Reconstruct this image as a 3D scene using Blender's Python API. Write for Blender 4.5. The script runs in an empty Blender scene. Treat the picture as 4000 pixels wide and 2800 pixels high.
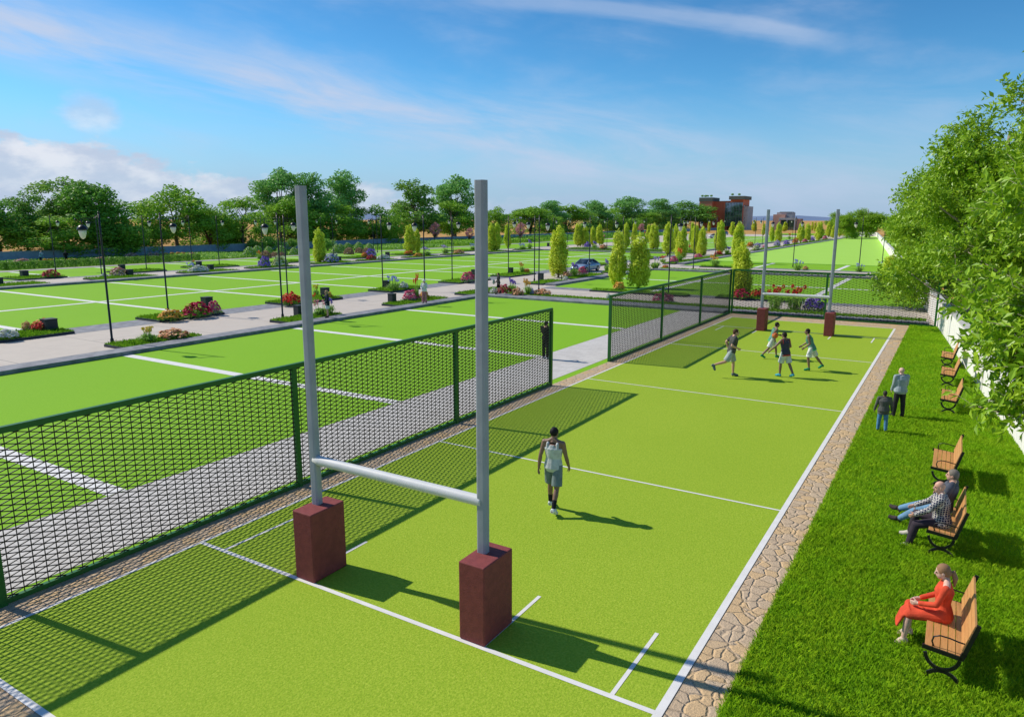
import bpy, math, random
import numpy as np
from mathutils import Vector, Matrix, Quaternion

R = math.radians
SC = bpy.context.scene
COL = SC.collection

# ------------------------------------------------------------------ camera
cam_d = bpy.data.cameras.new('camera')
cam = bpy.data.objects.new('camera', cam_d)
COL.objects.link(cam)
cam_d.sensor_width = 36.0
cam_d.lens = 25.113
cam_d.clip_end = 6000
cam_d.clip_start = 0.1
cam.location = (11.592, 0.0, 6.0)
_yaw, _pitch, _roll = 0.5535, 0.1931, 0.0018
_m = (Matrix.Rotation(_yaw, 3, 'Z') @ Matrix.Rotation(math.pi / 2 - _pitch, 3, 'X') @ Matrix.Rotation(_roll, 3, 'Z'))
cam.rotation_euler = _m.to_euler()
SC.camera = cam

# ------------------------------------------------------------------ light
SUN_DIR = Vector((-3.25, -0.40, 2.85)).normalized()          # towards the sun
SUN_EL = math.asin(SUN_DIR.z)
SUN_AZ = math.atan2(SUN_DIR.x, SUN_DIR.y)
sun_d = bpy.data.lights.new('sun', 'SUN')
sun_d.energy = 4.6
sun_d.angle = R(0.6)
sun_d.color = (1.0, 0.93, 0.80)
sun = bpy.data.objects.new('sun', sun_d)
COL.objects.link(sun)
sun.rotation_euler = SUN_DIR.to_track_quat('Z', 'Y').to_euler()
sun.location = (-40, -10, 40)
SC.view_settings.view_transform = 'Standard'
SC.view_settings.look = 'None'
SC.view_settings.exposure = 0.0
SC.view_settings.gamma = 1.0
SC.cycles.max_bounces = 6
SC.cycles.transparent_max_bounces = 4
SC.cycles.use_denoising = True

# ------------------------------------------------------------------ sky
W = bpy.data.worlds.new("World")
SC.world = W
W.use_nodes = True


class NT:
    """small node writer"""
    def __init__(s, tree):
        s.t = tree
        s.n = tree.nodes
        s.l = tree.links

    def new(s, kind, **kw):
        n = s.n.new(kind)
        for k, v in kw.items():
            if k.startswith('i_'):
                n.inputs[k[2:].replace('_', ' ')].default_value = v
            else:
                setattr(n, k, v)
        return n

    def put(s, sock, v):
        if isinstance(v, bpy.types.NodeSocket):
            s.l.new(v, sock)
        else:
            sock.default_value = v

    def m(s, op, a, b=0.0, c=0.0, clamp=False):
        n = s.n.new('ShaderNodeMath')
        n.operation = op
        n.use_clamp = clamp
        s.put(n.inputs[0], a)
        s.put(n.inputs[1], b)
        s.put(n.inputs[2], c)
        return n.outputs[0]

    def step(s, v, lo, hi, a=0.0, b=1.0):
        n = s.n.new('ShaderNodeMapRange')
        n.interpolation_type = 'SMOOTHSTEP'
        s.put(n.inputs[0], v)
        n.inputs[1].default_value = lo
        n.inputs[2].default_value = hi
        n.inputs[3].default_value = a
        n.inputs[4].default_value = b
        return n.outputs[0]

    def mix(s, f, a, b, typ='RGBA', blend='MIX'):
        n = s.n.new('ShaderNodeMix')
        n.data_type = typ
        if typ == 'RGBA':
            n.blend_type = blend
            ia, ib, o = n.inputs[6], n.inputs[7], n.outputs[2]
        else:
            ia, ib, o = n.inputs[2], n.inputs[3], n.outputs[0]
        s.put(n.inputs[0], f)
        for so, v in ((ia, a), (ib, b)):
            if isinstance(v, (tuple, list)) and len(v) == 3:
                v = (*v, 1)
            s.put(so, v)
        return o

    def noise(s, vec, scale, detail=3.0, rough=0.55, dist=0.0):
        n = s.n.new('ShaderNodeTexNoise')
        n.inputs['Scale'].default_value = scale
        n.inputs['Detail'].default_value = detail
        n.inputs['Roughness'].default_value = rough
        n.inputs['Distortion'].default_value = dist
        if vec is not None:
            s.l.new(vec, n.inputs['Vector'])
        return n.outputs['Fac']

    def comb(s, x, y, z):
        n = s.n.new('ShaderNodeCombineXYZ')
        s.put(n.inputs[0], x)
        s.put(n.inputs[1], y)
        s.put(n.inputs[2], z)
        return n.outputs[0]


def build_sky():
    k = NT(W.node_tree)
    for n in list(k.n):
        k.n.remove(n)
    out = k.n.new('ShaderNodeOutputWorld')
    bg = k.n.new('ShaderNodeBackground')
    sky = k.n.new('ShaderNodeTexSky')
    sky.sky_type = 'NISHITA'
    sky.sun_disc = False
    sky.sun_elevation = SUN_EL
    sky.sun_rotation = SUN_AZ % (2 * math.pi)
    sky.altitude = 200
    sky.air_density = 1.0
    sky.dust_density = 0.35
    sky.ozone_density = 2.6
    hs = k.n.new('ShaderNodeHueSaturation')
    hs.inputs['Saturation'].default_value = 1.22
    hs.inputs['Value'].default_value = 1.0
    k.l.new(sky.outputs[0], hs.inputs['Color'])
    tc = k.n.new('ShaderNodeTexCoord')
    sp = k.n.new('ShaderNodeSeparateXYZ')
    k.l.new(tc.outputs['Generated'], sp.inputs[0])
    x, y, z = sp.outputs
    az = k.m('MULTIPLY', k.m('ARCTAN2', x, y), 57.2958)
    u = k.m('ADD', az, 31.7)                       # degrees, 0 towards the far left corner of the court
    v = k.m('MULTIPLY', k.m('ARCSINE', z), 57.2958)
    # long cirrus sheet, sinking from the left to the right
    line = k.m('SUBTRACT', 6.0, k.m('MULTIPLY', u, 0.165))
    dv = k.m('SUBTRACT', v, line)
    cv = k.comb(k.m('MULTIPLY', u, 0.035), k.m('MULTIPLY', dv, 0.16), 0.0)
    n1 = k.noise(cv, 2.0, 6, 0.6, 0.5)
    n2 = k.noise(k.comb(k.m('MULTIPLY', u, 0.05), k.m('MULTIPLY', dv, 0.5), 3.1), 2.2, 6, 0.62, 0.3)
    sheet = k.m('MULTIPLY', k.step(dv, -3.6, -0.3), k.step(dv, 0.6, 4.2, 1, 0))
    sheet = k.m('MULTIPLY', sheet, k.step(u, 6, 26, 1, 0.30))
    sheet = k.m('MULTIPLY', sheet, k.step(n1, 0.28, 0.66))
    sheet = k.m('MULTIPLY', sheet, k.step(n2, 0.15, 0.75, 0.45, 1.0))
    # thin high streak at top right
    l2 = k.m('SUBTRACT', 15.6, k.m('MULTIPLY', k.m('POWER', k.m('MAXIMUM', k.m('ADD', u, 3.0), 0.0), 2.0), 0.0054))
    d2 = k.m('SUBTRACT', v, l2)
    d2 = k.m('ADD', d2, k.m('MULTIPLY', k.m('SUBTRACT', n2, 0.5), 0.9))
    st = k.m('MULTIPLY', k.step(d2, -1.0, -0.15), k.step(d2, 0.1, 0.75, 1, 0))
    st = k.m('MULTIPLY', st, k.m('MULTIPLY', k.step(u, -9, 6), k.step(u, 20, 25, 1, 0)))
    st = k.m('MULTIPLY', st, 0.30)
    veil = k.m('MULTIPLY', k.step(n1, 0.30, 0.72), k.step(k.noise(k.comb(k.m('MULTIPLY', u, .09), k.m('MULTIPLY', v, .2), 8.0), 1.0, 5, .55), .38, .66, 0, 0.62))
    # cumulus low on the left
    cc = k.comb(k.m('MULTIPLY', u, 0.075), k.m('MULTIPLY', v, 0.15), 5.0)
    n3 = k.noise(cc, 2.1, 9, 0.58, 0.15)
    top = k.step(u, -35, -14, 5.6, 2.6)
    cum = k.m('SUBTRACT', k.m('ADD', n3, k.m('MULTIPLY', k.m('SUBTRACT', top, v), 0.10)), 0.5)
    cum = k.m('MULTIPLY', k.step(cum, 0.0, 0.11), k.step(u, -16, 9, 1, 0.0))
    cum = k.m('MULTIPLY', cum, k.step(v, 8, 10, 1, 0))
    # small puff
    pu = k.m('SUBTRACT', u, -29.1)
    pv = k.m('SUBTRACT', v, 6.6)
    pr = k.m('SQRT', k.m('ADD', k.m('POWER', k.m('MULTIPLY', pu, .55), 2.0), k.m('POWER', pv, 2.0)))
    puff = k.step(k.m('SUBTRACT', k.m('MULTIPLY', n3, 1.0), k.m('MULTIPLY', pr, 0.30)), 0.12, 0.42, 0, 0.6)
    # mauve haze towards the horizon
    hz = k.step(v, -1.0, 10.5, 1, 0)
    hz = k.m('MULTIPLY', hz, k.m('ADD', 0.80, k.m('MULTIPLY', n1, 0.35)), clamp=True)
    hz = k.m('MULTIPLY', hz, k.step(u, -34, 36, 0.98, 0.86))
    grad = k.step(v, 3, 20, 1.0, 0.84)
    base = k.mix(1.0, hs.outputs[0], k.comb(k.m('MULTIPLY', grad, SKYT[0]), k.m('MULTIPLY', grad, SKYT[1]), k.m('MULTIPLY', grad, SKYT[2])), blend='MULTIPLY')
    c = k.mix(hz, base, HAZE_C)
    c = k.mix(k.m('ADD', k.m('MULTIPLY', sheet, 0.72), k.m('MULTIPLY', veil, 0.5), clamp=True), c, (5.6, 6.4, 8.2))
    c = k.mix(st, c, (6.6, 7.2, 8.6))
    shade = k.step(k.noise(cc, 4.0, 6, 0.55), 0.38, 0.66)
    ccol = k.mix(shade, (5.4, 6.0, 7.5), (8.3, 8.3, 8.9))
    c = k.mix(k.m('MULTIPLY', k.m('MAXIMUM', cum, puff), k.step(v, 0.3, 4.5, 0.5, 0.85)), c, ccol)
    k.l.new(c, bg.inputs['Color'])
    bg.inputs['Strength'].default_value = 0.10
    k.l.new(bg.outputs[0], out.inputs[0])


SKYT = (0.66, 1.18, 1.40)
HAZE_C = (3.7, 4.9, 7.3)
build_sky()

# ------------------------------------------------------------------ helpers


def srgb(r, g, b):
    def f(c):
        c /= 255.0
        return c / 12.92 if c <= 0.04045 else ((c + 0.055) / 1.055) ** 2.4
    return (f(r), f(g), f(b))


def tag(o, label=None, cat=None, group=None, kind=None):
    if label:
        o['label'] = label
    if cat:
        o['category'] = cat
    if group:
        o['group'] = group
    if kind:
        o['kind'] = kind
    return o


def empty(name, loc=(0, 0, 0), rz=0.0):
    o = bpy.data.objects.new(name, None)
    o.empty_display_size = 0.2
    COL.objects.link(o)
    o.location = loc
    o.rotation_euler = (0, 0, rz)
    return o


def copy_tree(o, parent=None):
    c = o.copy()
    COL.objects.link(c)
    c.parent = parent
    for ch in list(o.children):
        copy_tree(ch, c)
    return c


class MB:
    """collects boxes, tubes, lofts; build() links them as one mesh object"""
    def __init__(s):
        s.v = []
        s.f = []
        s.smooth = []

    def add(s, vs, fs, sm=False):
        o = len(s.v)
        s.v.extend([tuple(p) for p in vs])
        s.f.extend([tuple(i + o for i in f) for f in fs])
        s.smooth.extend([sm] * len(fs))
        return s

    def box(s, x0, x1, y0, y1, z0, z1, rot=None, piv=None):
        vs = [Vector(p) for p in ((x0, y0, z0), (x1, y0, z0), (x1, y1, z0), (x0, y1, z0), (x0, y0, z1), (x1, y0, z1), (x1, y1, z1), (x0, y1, z1))]
        if rot is not None:
            pv = Vector(piv) if piv else Vector(((x0 + x1) / 2, (y0 + y1) / 2, (z0 + z1) / 2))
            vs = [rot @ (p - pv) + pv for p in vs]
        s.add(vs, [(0, 3, 2, 1), (4, 5, 6, 7), (0, 1, 5, 4), (1, 2, 6, 5), (2, 3, 7, 6), (3, 0, 4, 7)])
        return s

    def bar(s, p0, p1, w, h, up=(0, 0, 1)):
        """rectangular bar between two points"""
        p0, p1 = Vector(p0), Vector(p1)
        d = (p1 - p0).normalized()
        u = Vector(up)
        if abs(d.dot(u)) > 0.98:
            u = Vector((1, 0, 0))
        a = d.cross(u).normalized() * (w / 2)
        b = a.cross(d).normalized() * (h / 2)
        vs = [p0 - a - b, p0 + a - b, p0 + a + b, p0 - a + b, p1 - a - b, p1 + a - b, p1 + a + b, p1 - a + b]
        s.add(vs, [(0, 1, 2, 3), (7, 6, 5, 4), (0, 4, 5, 1), (1, 5, 6, 2), (2, 6, 7, 3), (3, 7, 4, 0)])
        return s

    def loft(s, pts, rad, n=10, ref=(0, 1, 0), caps=True, sm=True):
        """tube through pts; rad entries r or (a, b): a across, b along ref"""
        pts = [Vector(p) for p in pts]
        ref = Vector(ref)
        rings = []
        for i, p in enumerate(pts):
            if i == 0:
                t = pts[1] - pts[0]
            elif i == len(pts) - 1:
                t = pts[-1] - pts[-2]
            else:
                t = (pts[i + 1] - p).normalized() + (p - pts[i - 1]).normalized()
            t.normalize()
            r_ = ref
            if abs(t.dot(r_)) > 0.95:
                r_ = Vector((0, 0, 1)) if abs(t.z) < 0.9 else Vector((1, 0, 0))
            b = (r_ - t * r_.dot(t)).normalized()
            a = b.cross(t).normalized()
            ra = rad[i]
            if not isinstance(ra, (tuple, list)):
                ra = (ra, ra)
            rings.append([p + a * (ra[0] * math.cos(2 * math.pi * j / n)) + b * (ra[1] * math.sin(2 * math.pi * j / n)) for j in range(n)])
        vs = [q for r_ in rings for q in r_]
        fs = []
        for i in range(len(pts) - 1):
            for j in range(n):
                k = (j + 1) % n
                fs.append((i * n + j, i * n + k, (i + 1) * n + k, (i + 1) * n + j))
        s.add(vs, fs, sm)
        if caps:
            o = len(s.v) - len(vs)
            s.f.append(tuple(o + j for j in reversed(range(n))))
            s.f.append(tuple(o + (len(pts) - 1) * n + j for j in range(n)))
            s.smooth.extend([False, False])
        return s

    def tube(s, p0, p1, r0, r1=None, n=8, sm=True):
        return s.loft([p0, p1], [r0, r1 if r1 is not None else r0], n, sm=sm)

    def ball(s, c, r, n=10, m=7, rot=None):
        if not isinstance(r, (tuple, list)):
            r = (r, r, r)
        c = Vector(c)
        vs = []
        for i in range(1, m):
            th = math.pi * i / m
            for j in range(n):
                ph = 2 * math.pi * j / n
                q = Vector((r[0] * math.sin(th) * math.cos(ph), r[1] * math.sin(th) * math.sin(ph), r[2] * math.cos(th)))
                vs.append(q)
        vs.append(Vector((0, 0, r[2])))
        vs.append(Vector((0, 0, -r[2])))
        if rot is not None:
            vs = [rot @ q for q in vs]
        vs = [q + c for q in vs]
        fs = []
        for i in range(m - 2):
            for j in range(n):
                k = (j + 1) % n
                fs.append((i * n + j, (i + 1) * n + j, (i + 1) * n + k, i * n + k))
        T, B = n * (m - 1), n * (m - 1) + 1
        for j in range(n):
            k = (j + 1) % n
            fs.append((T, j, k))
            fs.append((B, (m - 2) * n + k, (m - 2) * n + j))
        s.add(vs, fs, True)
        return s

    def build(s, name, mat, parent=None, loc=None):
        me = bpy.data.meshes.new(name)
        me.from_pydata(s.v, [], s.f)
        me.materials.append(mat)
        me.polygons.foreach_set('use_smooth', s.smooth)
        me.update()
        o = bpy.data.objects.new(name, me)
        COL.objects.link(o)
        if parent is not None:
            o.parent = parent
        if loc:
            o.location = loc
        return o


def mesh_np(name, V, nper, mat, parent=None, mats=None, midx=None):
    """V: (N*nper,3); every nper vertices form one polygon"""
    V = np.asarray(V, dtype=np.float32).reshape(-1, 3)
    nf = len(V) // nper
    me = bpy.data.meshes.new(name)
    me.vertices.add(len(V))
    me.vertices.foreach_set('co', V.ravel())
    me.loops.add(len(V))
    me.loops.foreach_set('vertex_index', np.arange(len(V), dtype=np.int32))
    me.polygons.add(nf)
    me.polygons.foreach_set('loop_start', np.arange(0, len(V), nper, dtype=np.int32))
    me.polygons.foreach_set('loop_total', np.full(nf, nper, dtype=np.int32))
    for m_ in (mats or [mat]):
        me.materials.append(m_)
    if midx is not None:
        me.polygons.foreach_set('material_index', midx.astype(np.int32))
    me.update(calc_edges=True)
    me.validate()
    o = bpy.data.objects.new(name, me)
    COL.objects.link(o)
    if parent is not None:
        o.parent = parent
    return o


# ------------------------------------------------------------------ materials
def pmat(name, col, rough=0.7, metal=0.0, spec=0.4, col2=None, nscale=6.0, bump=0.0, bscale=40.0, coord='Object', sheen=0.0, namt=(0.35, 0.65), detail=4):
    m = bpy.data.materials.new(name)
    m.use_nodes = True
    k = NT(m.node_tree)
    b = k.n['Principled BSDF']
    b.inputs['Roughness'].default_value = rough
    b.inputs['Metallic'].default_value = metal
    b.inputs['Specular IOR Level'].default_value = spec
    tc = k.n.new('ShaderNodeTexCoord')
    if col2 is None:
        col2 = tuple(c * 0.86 for c in col)
    f = k.step(k.noise(tc.outputs[coord], nscale, detail), namt[0], namt[1])
    c = k.mix(f, col, col2)
    k.l.new(c, b.inputs['Base Color'])
    if bump:
        bp = k.n.new('ShaderNodeBump')
        bp.inputs['Strength'].default_value = bump
        bp.inputs['Distance'].default_value = 0.02
        k.l.new(k.noise(tc.outputs[coord], bscale, 4), bp.inputs['Height'])
        k.l.new(bp.outputs[0], b.inputs['Normal'])
    return m


def leafmat(name, c1, c2, c3=None, trans=0.35, rough=0.55, spec=0.25):
    """foliage: every leaf has its own tone, light passes through it"""
    m = bpy.data.materials.new(name)
    m.use_nodes = True
    k = NT(m.node_tree)
    b = k.n['Principled BSDF']
    out = k.n['Material Output']
    g = k.n.new('ShaderNodeNewGeometry')
    r = g.outputs['Random Per Island']
    c = k.mix(r, c1, c2)
    if c3:
        tc = k.n.new('ShaderNodeTexCoord')
        c = k.mix(k.step(k.noise(tc.outputs['Object'], 1.3, 3), 0.42, 0.62), c, c3)
    k.l.new(c, b.inputs['Base Color'])
    b.inputs['Roughness'].default_value = rough
    b.inputs['Specular IOR Level'].default_value = spec
    t = k.n.new('ShaderNodeBsdfTranslucent')
    k.l.new(c, t.inputs[0])
    mx = k.n.new('ShaderNodeMixShader')
    mx.inputs[0].default_value = trans
    k.l.new(b.outputs[0], mx.inputs[1])
    k.l.new(t.outputs[0], mx.inputs[2])
    k.l.new(mx.outputs[0], out.inputs[0])
    return m


def turf(name, c1, c2, c3, fine=55.0, bump=0.5, big=0.25):
    m = bpy.data.materials.new(name)
    m.use_nodes = True
    k = NT(m.node_tree)
    b = k.n['Principled BSDF']
    b.inputs['Roughness'].default_value = 0.85
    b.inputs['Specular IOR Level'].default_value = 0.12
    tc = k.n.new('ShaderNodeTexCoord')
    P = tc.outputs['Object']
    n_f = k.noise(P, fine, 5, 0.7)
    n_b = k.noise(P, big, 4, 0.6)
    n_m = k.noise(P, 6.0, 4, 0.6)
    c = k.mix(k.step(n_f, 0.36, 0.62), c1, c2)
    c = k.mix(k.m('MULTIPLY', k.step(n_f, 0.56, 0.72), 0.6), c, c3)
    c = k.mix(k.m('MULTIPLY', k.step(n_b, 0.35, 0.7), 0.30), c, c1)
    c = k.mix(k.m('MULTIPLY', k.step(n_m, 0.4, 0.75), 0.22), c, c2)
    k.l.new(c, b.inputs['Base Color'])
    bp = k.n.new('ShaderNodeBump')
    bp.inputs['Strength'].default_value = bump
    bp.inputs['Distance'].default_value = 0.015
    k.l.new(k.noise(P, fine * 1.3, 3, 0.6), bp.inputs['Height'])
    k.l.new(bp.outputs[0], b.inputs['Normal'])
    return m


def stonemat(name, cols, scale, joint=(0.10, 0.085, 0.07), bump=0.6, jw=0.035):
    m = bpy.data.materials.new(name)
    m.use_nodes = True
    k = NT(m.node_tree)
    b = k.n['Principled BSDF']
    b.inputs['Roughness'].default_value = 0.85
    b.inputs['Specular IOR Level'].default_value = 0.2
    tc = k.n.new('ShaderNodeTexCoord')
    P = tc.outputs['Object']
    nn = k.n.new('ShaderNodeTexNoise')
    nn.inputs['Scale'].default_value = scale * 1.2
    nn.inputs['Detail'].default_value = 3
    k.l.new(P, nn.inputs['Vector'])
    wv = k.n.new('ShaderNodeVectorMath')
    wv.operation = 'MULTIPLY_ADD'
    k.l.new(nn.outputs['Color'], wv.inputs[0])
    wv.inputs[1].default_value = (0.28 / scale * 1.6,) * 3
    k.l.new(P, wv.inputs[2])
    v1 = k.n.new('ShaderNodeTexVoronoi')
    v1.feature = 'DISTANCE_TO_EDGE'
    v1.inputs['Scale'].default_value = scale
    k.l.new(wv.outputs[0], v1.inputs['Vector'])
    v2 = k.n.new('ShaderNodeTexVoronoi')
    v2.inputs['Scale'].default_value = scale
    k.l.new(wv.outputs[0], v2.inputs['Vector'])
    sp = k.n.new('ShaderNodeSeparateXYZ')
    k.l.new(v2.outputs['Color'], sp.inputs[0])
    c = k.mix(k.step(sp.outputs[0], 0.2, 0.8), cols[0], cols[1])
    c = k.mix(k.m('MULTIPLY', k.step(sp.outputs[1], 0.62, 0.75), 0.8), c, cols[2])
    c = k.mix(k.m('MULTIPLY', k.step(k.noise(P, scale * 6, 6, 0.7), 0.35, 0.7), 0.45), c, tuple(a * 0.62 for a in cols[0]))
    brk = k.step(k.noise(P, scale * 1.7, 3), 0.40, 0.55)
    e = k.m('MULTIPLY', k.step(v1.outputs['Distance'], jw * 0.35, jw, 1, 0), brk)
    c = k.mix(k.m('MULTIPLY', e, 0.75), c, joint)
    k.l.new(c, b.inputs['Base Color'])
    bp = k.n.new('ShaderNodeBump')
    bp.inputs['Strength'].default_value = bump
    bp.inputs['Distance'].default_value = 0.03
    h = k.m('ADD', k.step(v1.outputs['Distance'], 0.0, 0.12), k.m('MULTIPLY', k.noise(P, scale * 7, 5, 0.65), 0.8))
    k.l.new(h, bp.inputs['Height'])
    k.l.new(bp.outputs[0], b.inputs['Normal'])
    return m


def paver(name, c1, c2, cm, scale=1.0, bw=0.5, rh=0.25, mortar=0.012, bump=0.2, rot=0.0, dark=0.5, nsc=2.0):
    m = bpy.data.materials.new(name)
    m.use_nodes = True
    k = NT(m.node_tree)
    b = k.n['Principled BSDF']
    b.inputs['Roughness'].default_value = 0.8
    b.inputs['Specular IOR Level'].default_value = 0.25
    tc = k.n.new('ShaderNodeTexCoord')
    mp = k.n.new('ShaderNodeMapping')
    mp.inputs['Rotation'].default_value = (0, 0, rot)
    k.l.new(tc.outputs['Object'], mp.inputs[0])
    br = k.n.new('ShaderNodeTexBrick')
    k.l.new(mp.outputs[0], br.inputs['Vector'])
    br.inputs['Color1'].default_value = (*c1, 1)
    br.inputs['Color2'].default_value = (*c2, 1)
    br.inputs['Mortar'].default_value = (*cm, 1)
    br.inputs['Scale'].default_value = scale
    br.inputs['Brick Width'].default_value = bw
    br.inputs['Row Height'].default_value = rh
    br.inputs['Mortar Size'].default_value = mortar
    br.inputs['Bias'].default_value = -0.4
    c = k.mix(k.m('MULTIPLY', k.step(k.noise(mp.outputs[0], nsc, 7, 0.68), 0.4, 0.68), dark), br.outputs['Color'], tuple(a * 0.72 for a in c1))
    k.l.new(c, b.inputs['Base Color'])
    if bump:
        bp = k.n.new('ShaderNodeBump')
        bp.inputs['Strength'].default_value = bump
        bp.inputs['Distance'].default_value = 0.01
        k.l.new(k.noise(mp.outputs[0], 30, 5, 0.7), bp.inputs['Height'])
        k.l.new(bp.outputs[0], b.inputs['Normal'])
    return m


M = {}
M['court'] = turf('court_turf', (0.235, 0.370, 0.020), (0.350, 0.470, 0.038), (0.46, 0.53, 0.09), fine=26, bump=0.7, big=0.18)
M['lawn'] = turf('lawn_turf', (0.195, 0.415, 0.014), (0.240, 0.470, 0.022), (0.27, 0.48, 0.04), fine=22, bump=0.35, big=0.12)
M['lightlawn'] = turf('light_lawn_turf', (0.33, 0.60, 0.075), (0.40, 0.66, 0.11), (0.44, 0.68, 0.16), fine=10, bump=0.2)
M['grassbase'] = turf('grass_soil', (0.10, 0.25, 0.008), (0.17, 0.35, 0.012), (0.24, 0.42, 0.02), fine=18, bump=0.8)
M['line'] = pmat('line_paint', (0.76, 0.74, 0.72), 0.7, col2=(0.70, 0.68, 0.66), nscale=3)
M['stone'] = stonemat('tan_flagstone', ((0.56, 0.42, 0.285), (0.60, 0.455, 0.31), (0.68, 0.46, 0.235)), 4.6, joint=(0.33, 0.24, 0.16), bump=0.8, jw=0.018)
M['paver'] = paver('grey_pavers', (0.60, 0.57, 0.54), (0.50, 0.47, 0.44), (0.42, 0.39, 0.36), 1.0, 0.6, 0.3, 0.008, dark=0.35)
M['path'] = paver('beige_path', (0.56, 0.49, 0.42), (0.53, 0.46, 0.40), (0.20, 0.18, 0.16), 1.0, 7.0, 4.7, 0.018, bump=0.15, dark=0.25, nsc=1.0)
M['slate'] = pmat('slate_kerb', (0.165, 0.17, 0.19), 0.75, col2=(0.27, 0.27, 0.29), nscale=2.2, bump=0.5, bscale=12, coord='Object')
M['darkkerb'] = pmat('dark_kerb', (0.035, 0.045, 0.06), 0.6, nscale=5)
M['field'] = pmat('dry_field', (0.56, 0.33, 0.11), 0.95, spec=0.05, col2=(0.42, 0.24, 0.08), nscale=0.03, bump=0.3, bscale=0.6)
M['asphalt'] = pmat('grey_road', (0.30, 0.30, 0.29), 0.85, col2=(0.22, 0.22, 0.215), nscale=1.2)
M['wallblue'] = pmat('blue_grey_wall', (0.30, 0.36, 0.45), 0.8, col2=(0.25, 0.30, 0.39), nscale=1.4, bump=0.4, bscale=9)
M['green'] = pmat('green_paint', (0.012, 0.135, 0.018), 0.45, spec=0.45, nscale=3)
M['wire'] = pmat('black_wire', (0.006, 0.007, 0.007), 0.5, spec=0.3)
M['black'] = pmat('black_metal', (0.010, 0.010, 0.011), 0.4, spec=0.45)
M['post'] = pmat('grey_steel_paint', (0.66, 0.66, 0.65), 0.50, metal=0.0, spec=0.35, col2=(0.60, 0.61, 0.61), nscale=4, bump=0.06, bscale=14)
M['upright'] = pmat('shaded_grey_upright_paint', (0.33, 0.36, 0.40), 0.55, spec=0.3, col2=(0.29, 0.32, 0.36), nscale=3, bump=0.08, bscale=9)  # crossbar's paint again, darker and bluer: the posts' shade is put into the colour
M['maroon'] = pmat('maroon_pad', (0.25, 0.060, 0.058), 0.7, spec=0.2, col2=(0.21, 0.050, 0.050), nscale=9, bump=0.25, bscale=55)
M['wood'] = None
M['bollard'] = pmat('charcoal_box', (0.035, 0.04, 0.042), 0.6, nscale=4)
M['lampglass'] = pmat('frosted_lamp_glass', (0.85, 0.78, 0.66), 0.35, spec=0.5, nscale=2)
M['bark'] = pmat('bark', (0.20, 0.15, 0.11), 0.9, col2=(0.10, 0.075, 0.055), nscale=6, bump=0.6, bscale=18)
M['palebark'] = pmat('pale_bark', (0.42, 0.36, 0.28), 0.85, col2=(0.25, 0.2, 0.15), nscale=8)


def woodmat():
    m = bpy.data.materials.new('bench_wood')
    m.use_nodes = True
    k = NT(m.node_tree)
    b = k.n['Principled BSDF']
    tc = k.n.new('ShaderNodeTexCoord')
    mp = k.n.new('ShaderNodeMapping')
    mp.inputs['Scale'].default_value = (14, 1.2, 14)
    k.l.new(tc.outputs['Object'], mp.inputs[0])
    n = k.noise(mp.outputs[0], 3.0, 6, 0.6, 0.6)
    g = k.n.new('ShaderNodeNewGeometry')
    c = k.mix(k.step(n, 0.32, 0.68), (0.60, 0.30, 0.105), (0.47, 0.21, 0.065))
    c = k.mix(k.m('MULTIPLY', g.outputs['Random Per Island'], 0.35), c, (0.66, 0.37, 0.14))
    k.l.new(c, b.inputs['Base Color'])
    b.inputs['Roughness'].default_value = 0.5
    bp = k.n.new('ShaderNodeBump')
    bp.inputs['Strength'].default_value = 0.15
    bp.inputs['Distance'].default_value = 0.01
    k.l.new(n, bp.inputs['Height'])
    k.l.new(bp.outputs[0], b.inputs['Normal'])
    return m


M['wood'] = woodmat()

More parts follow.
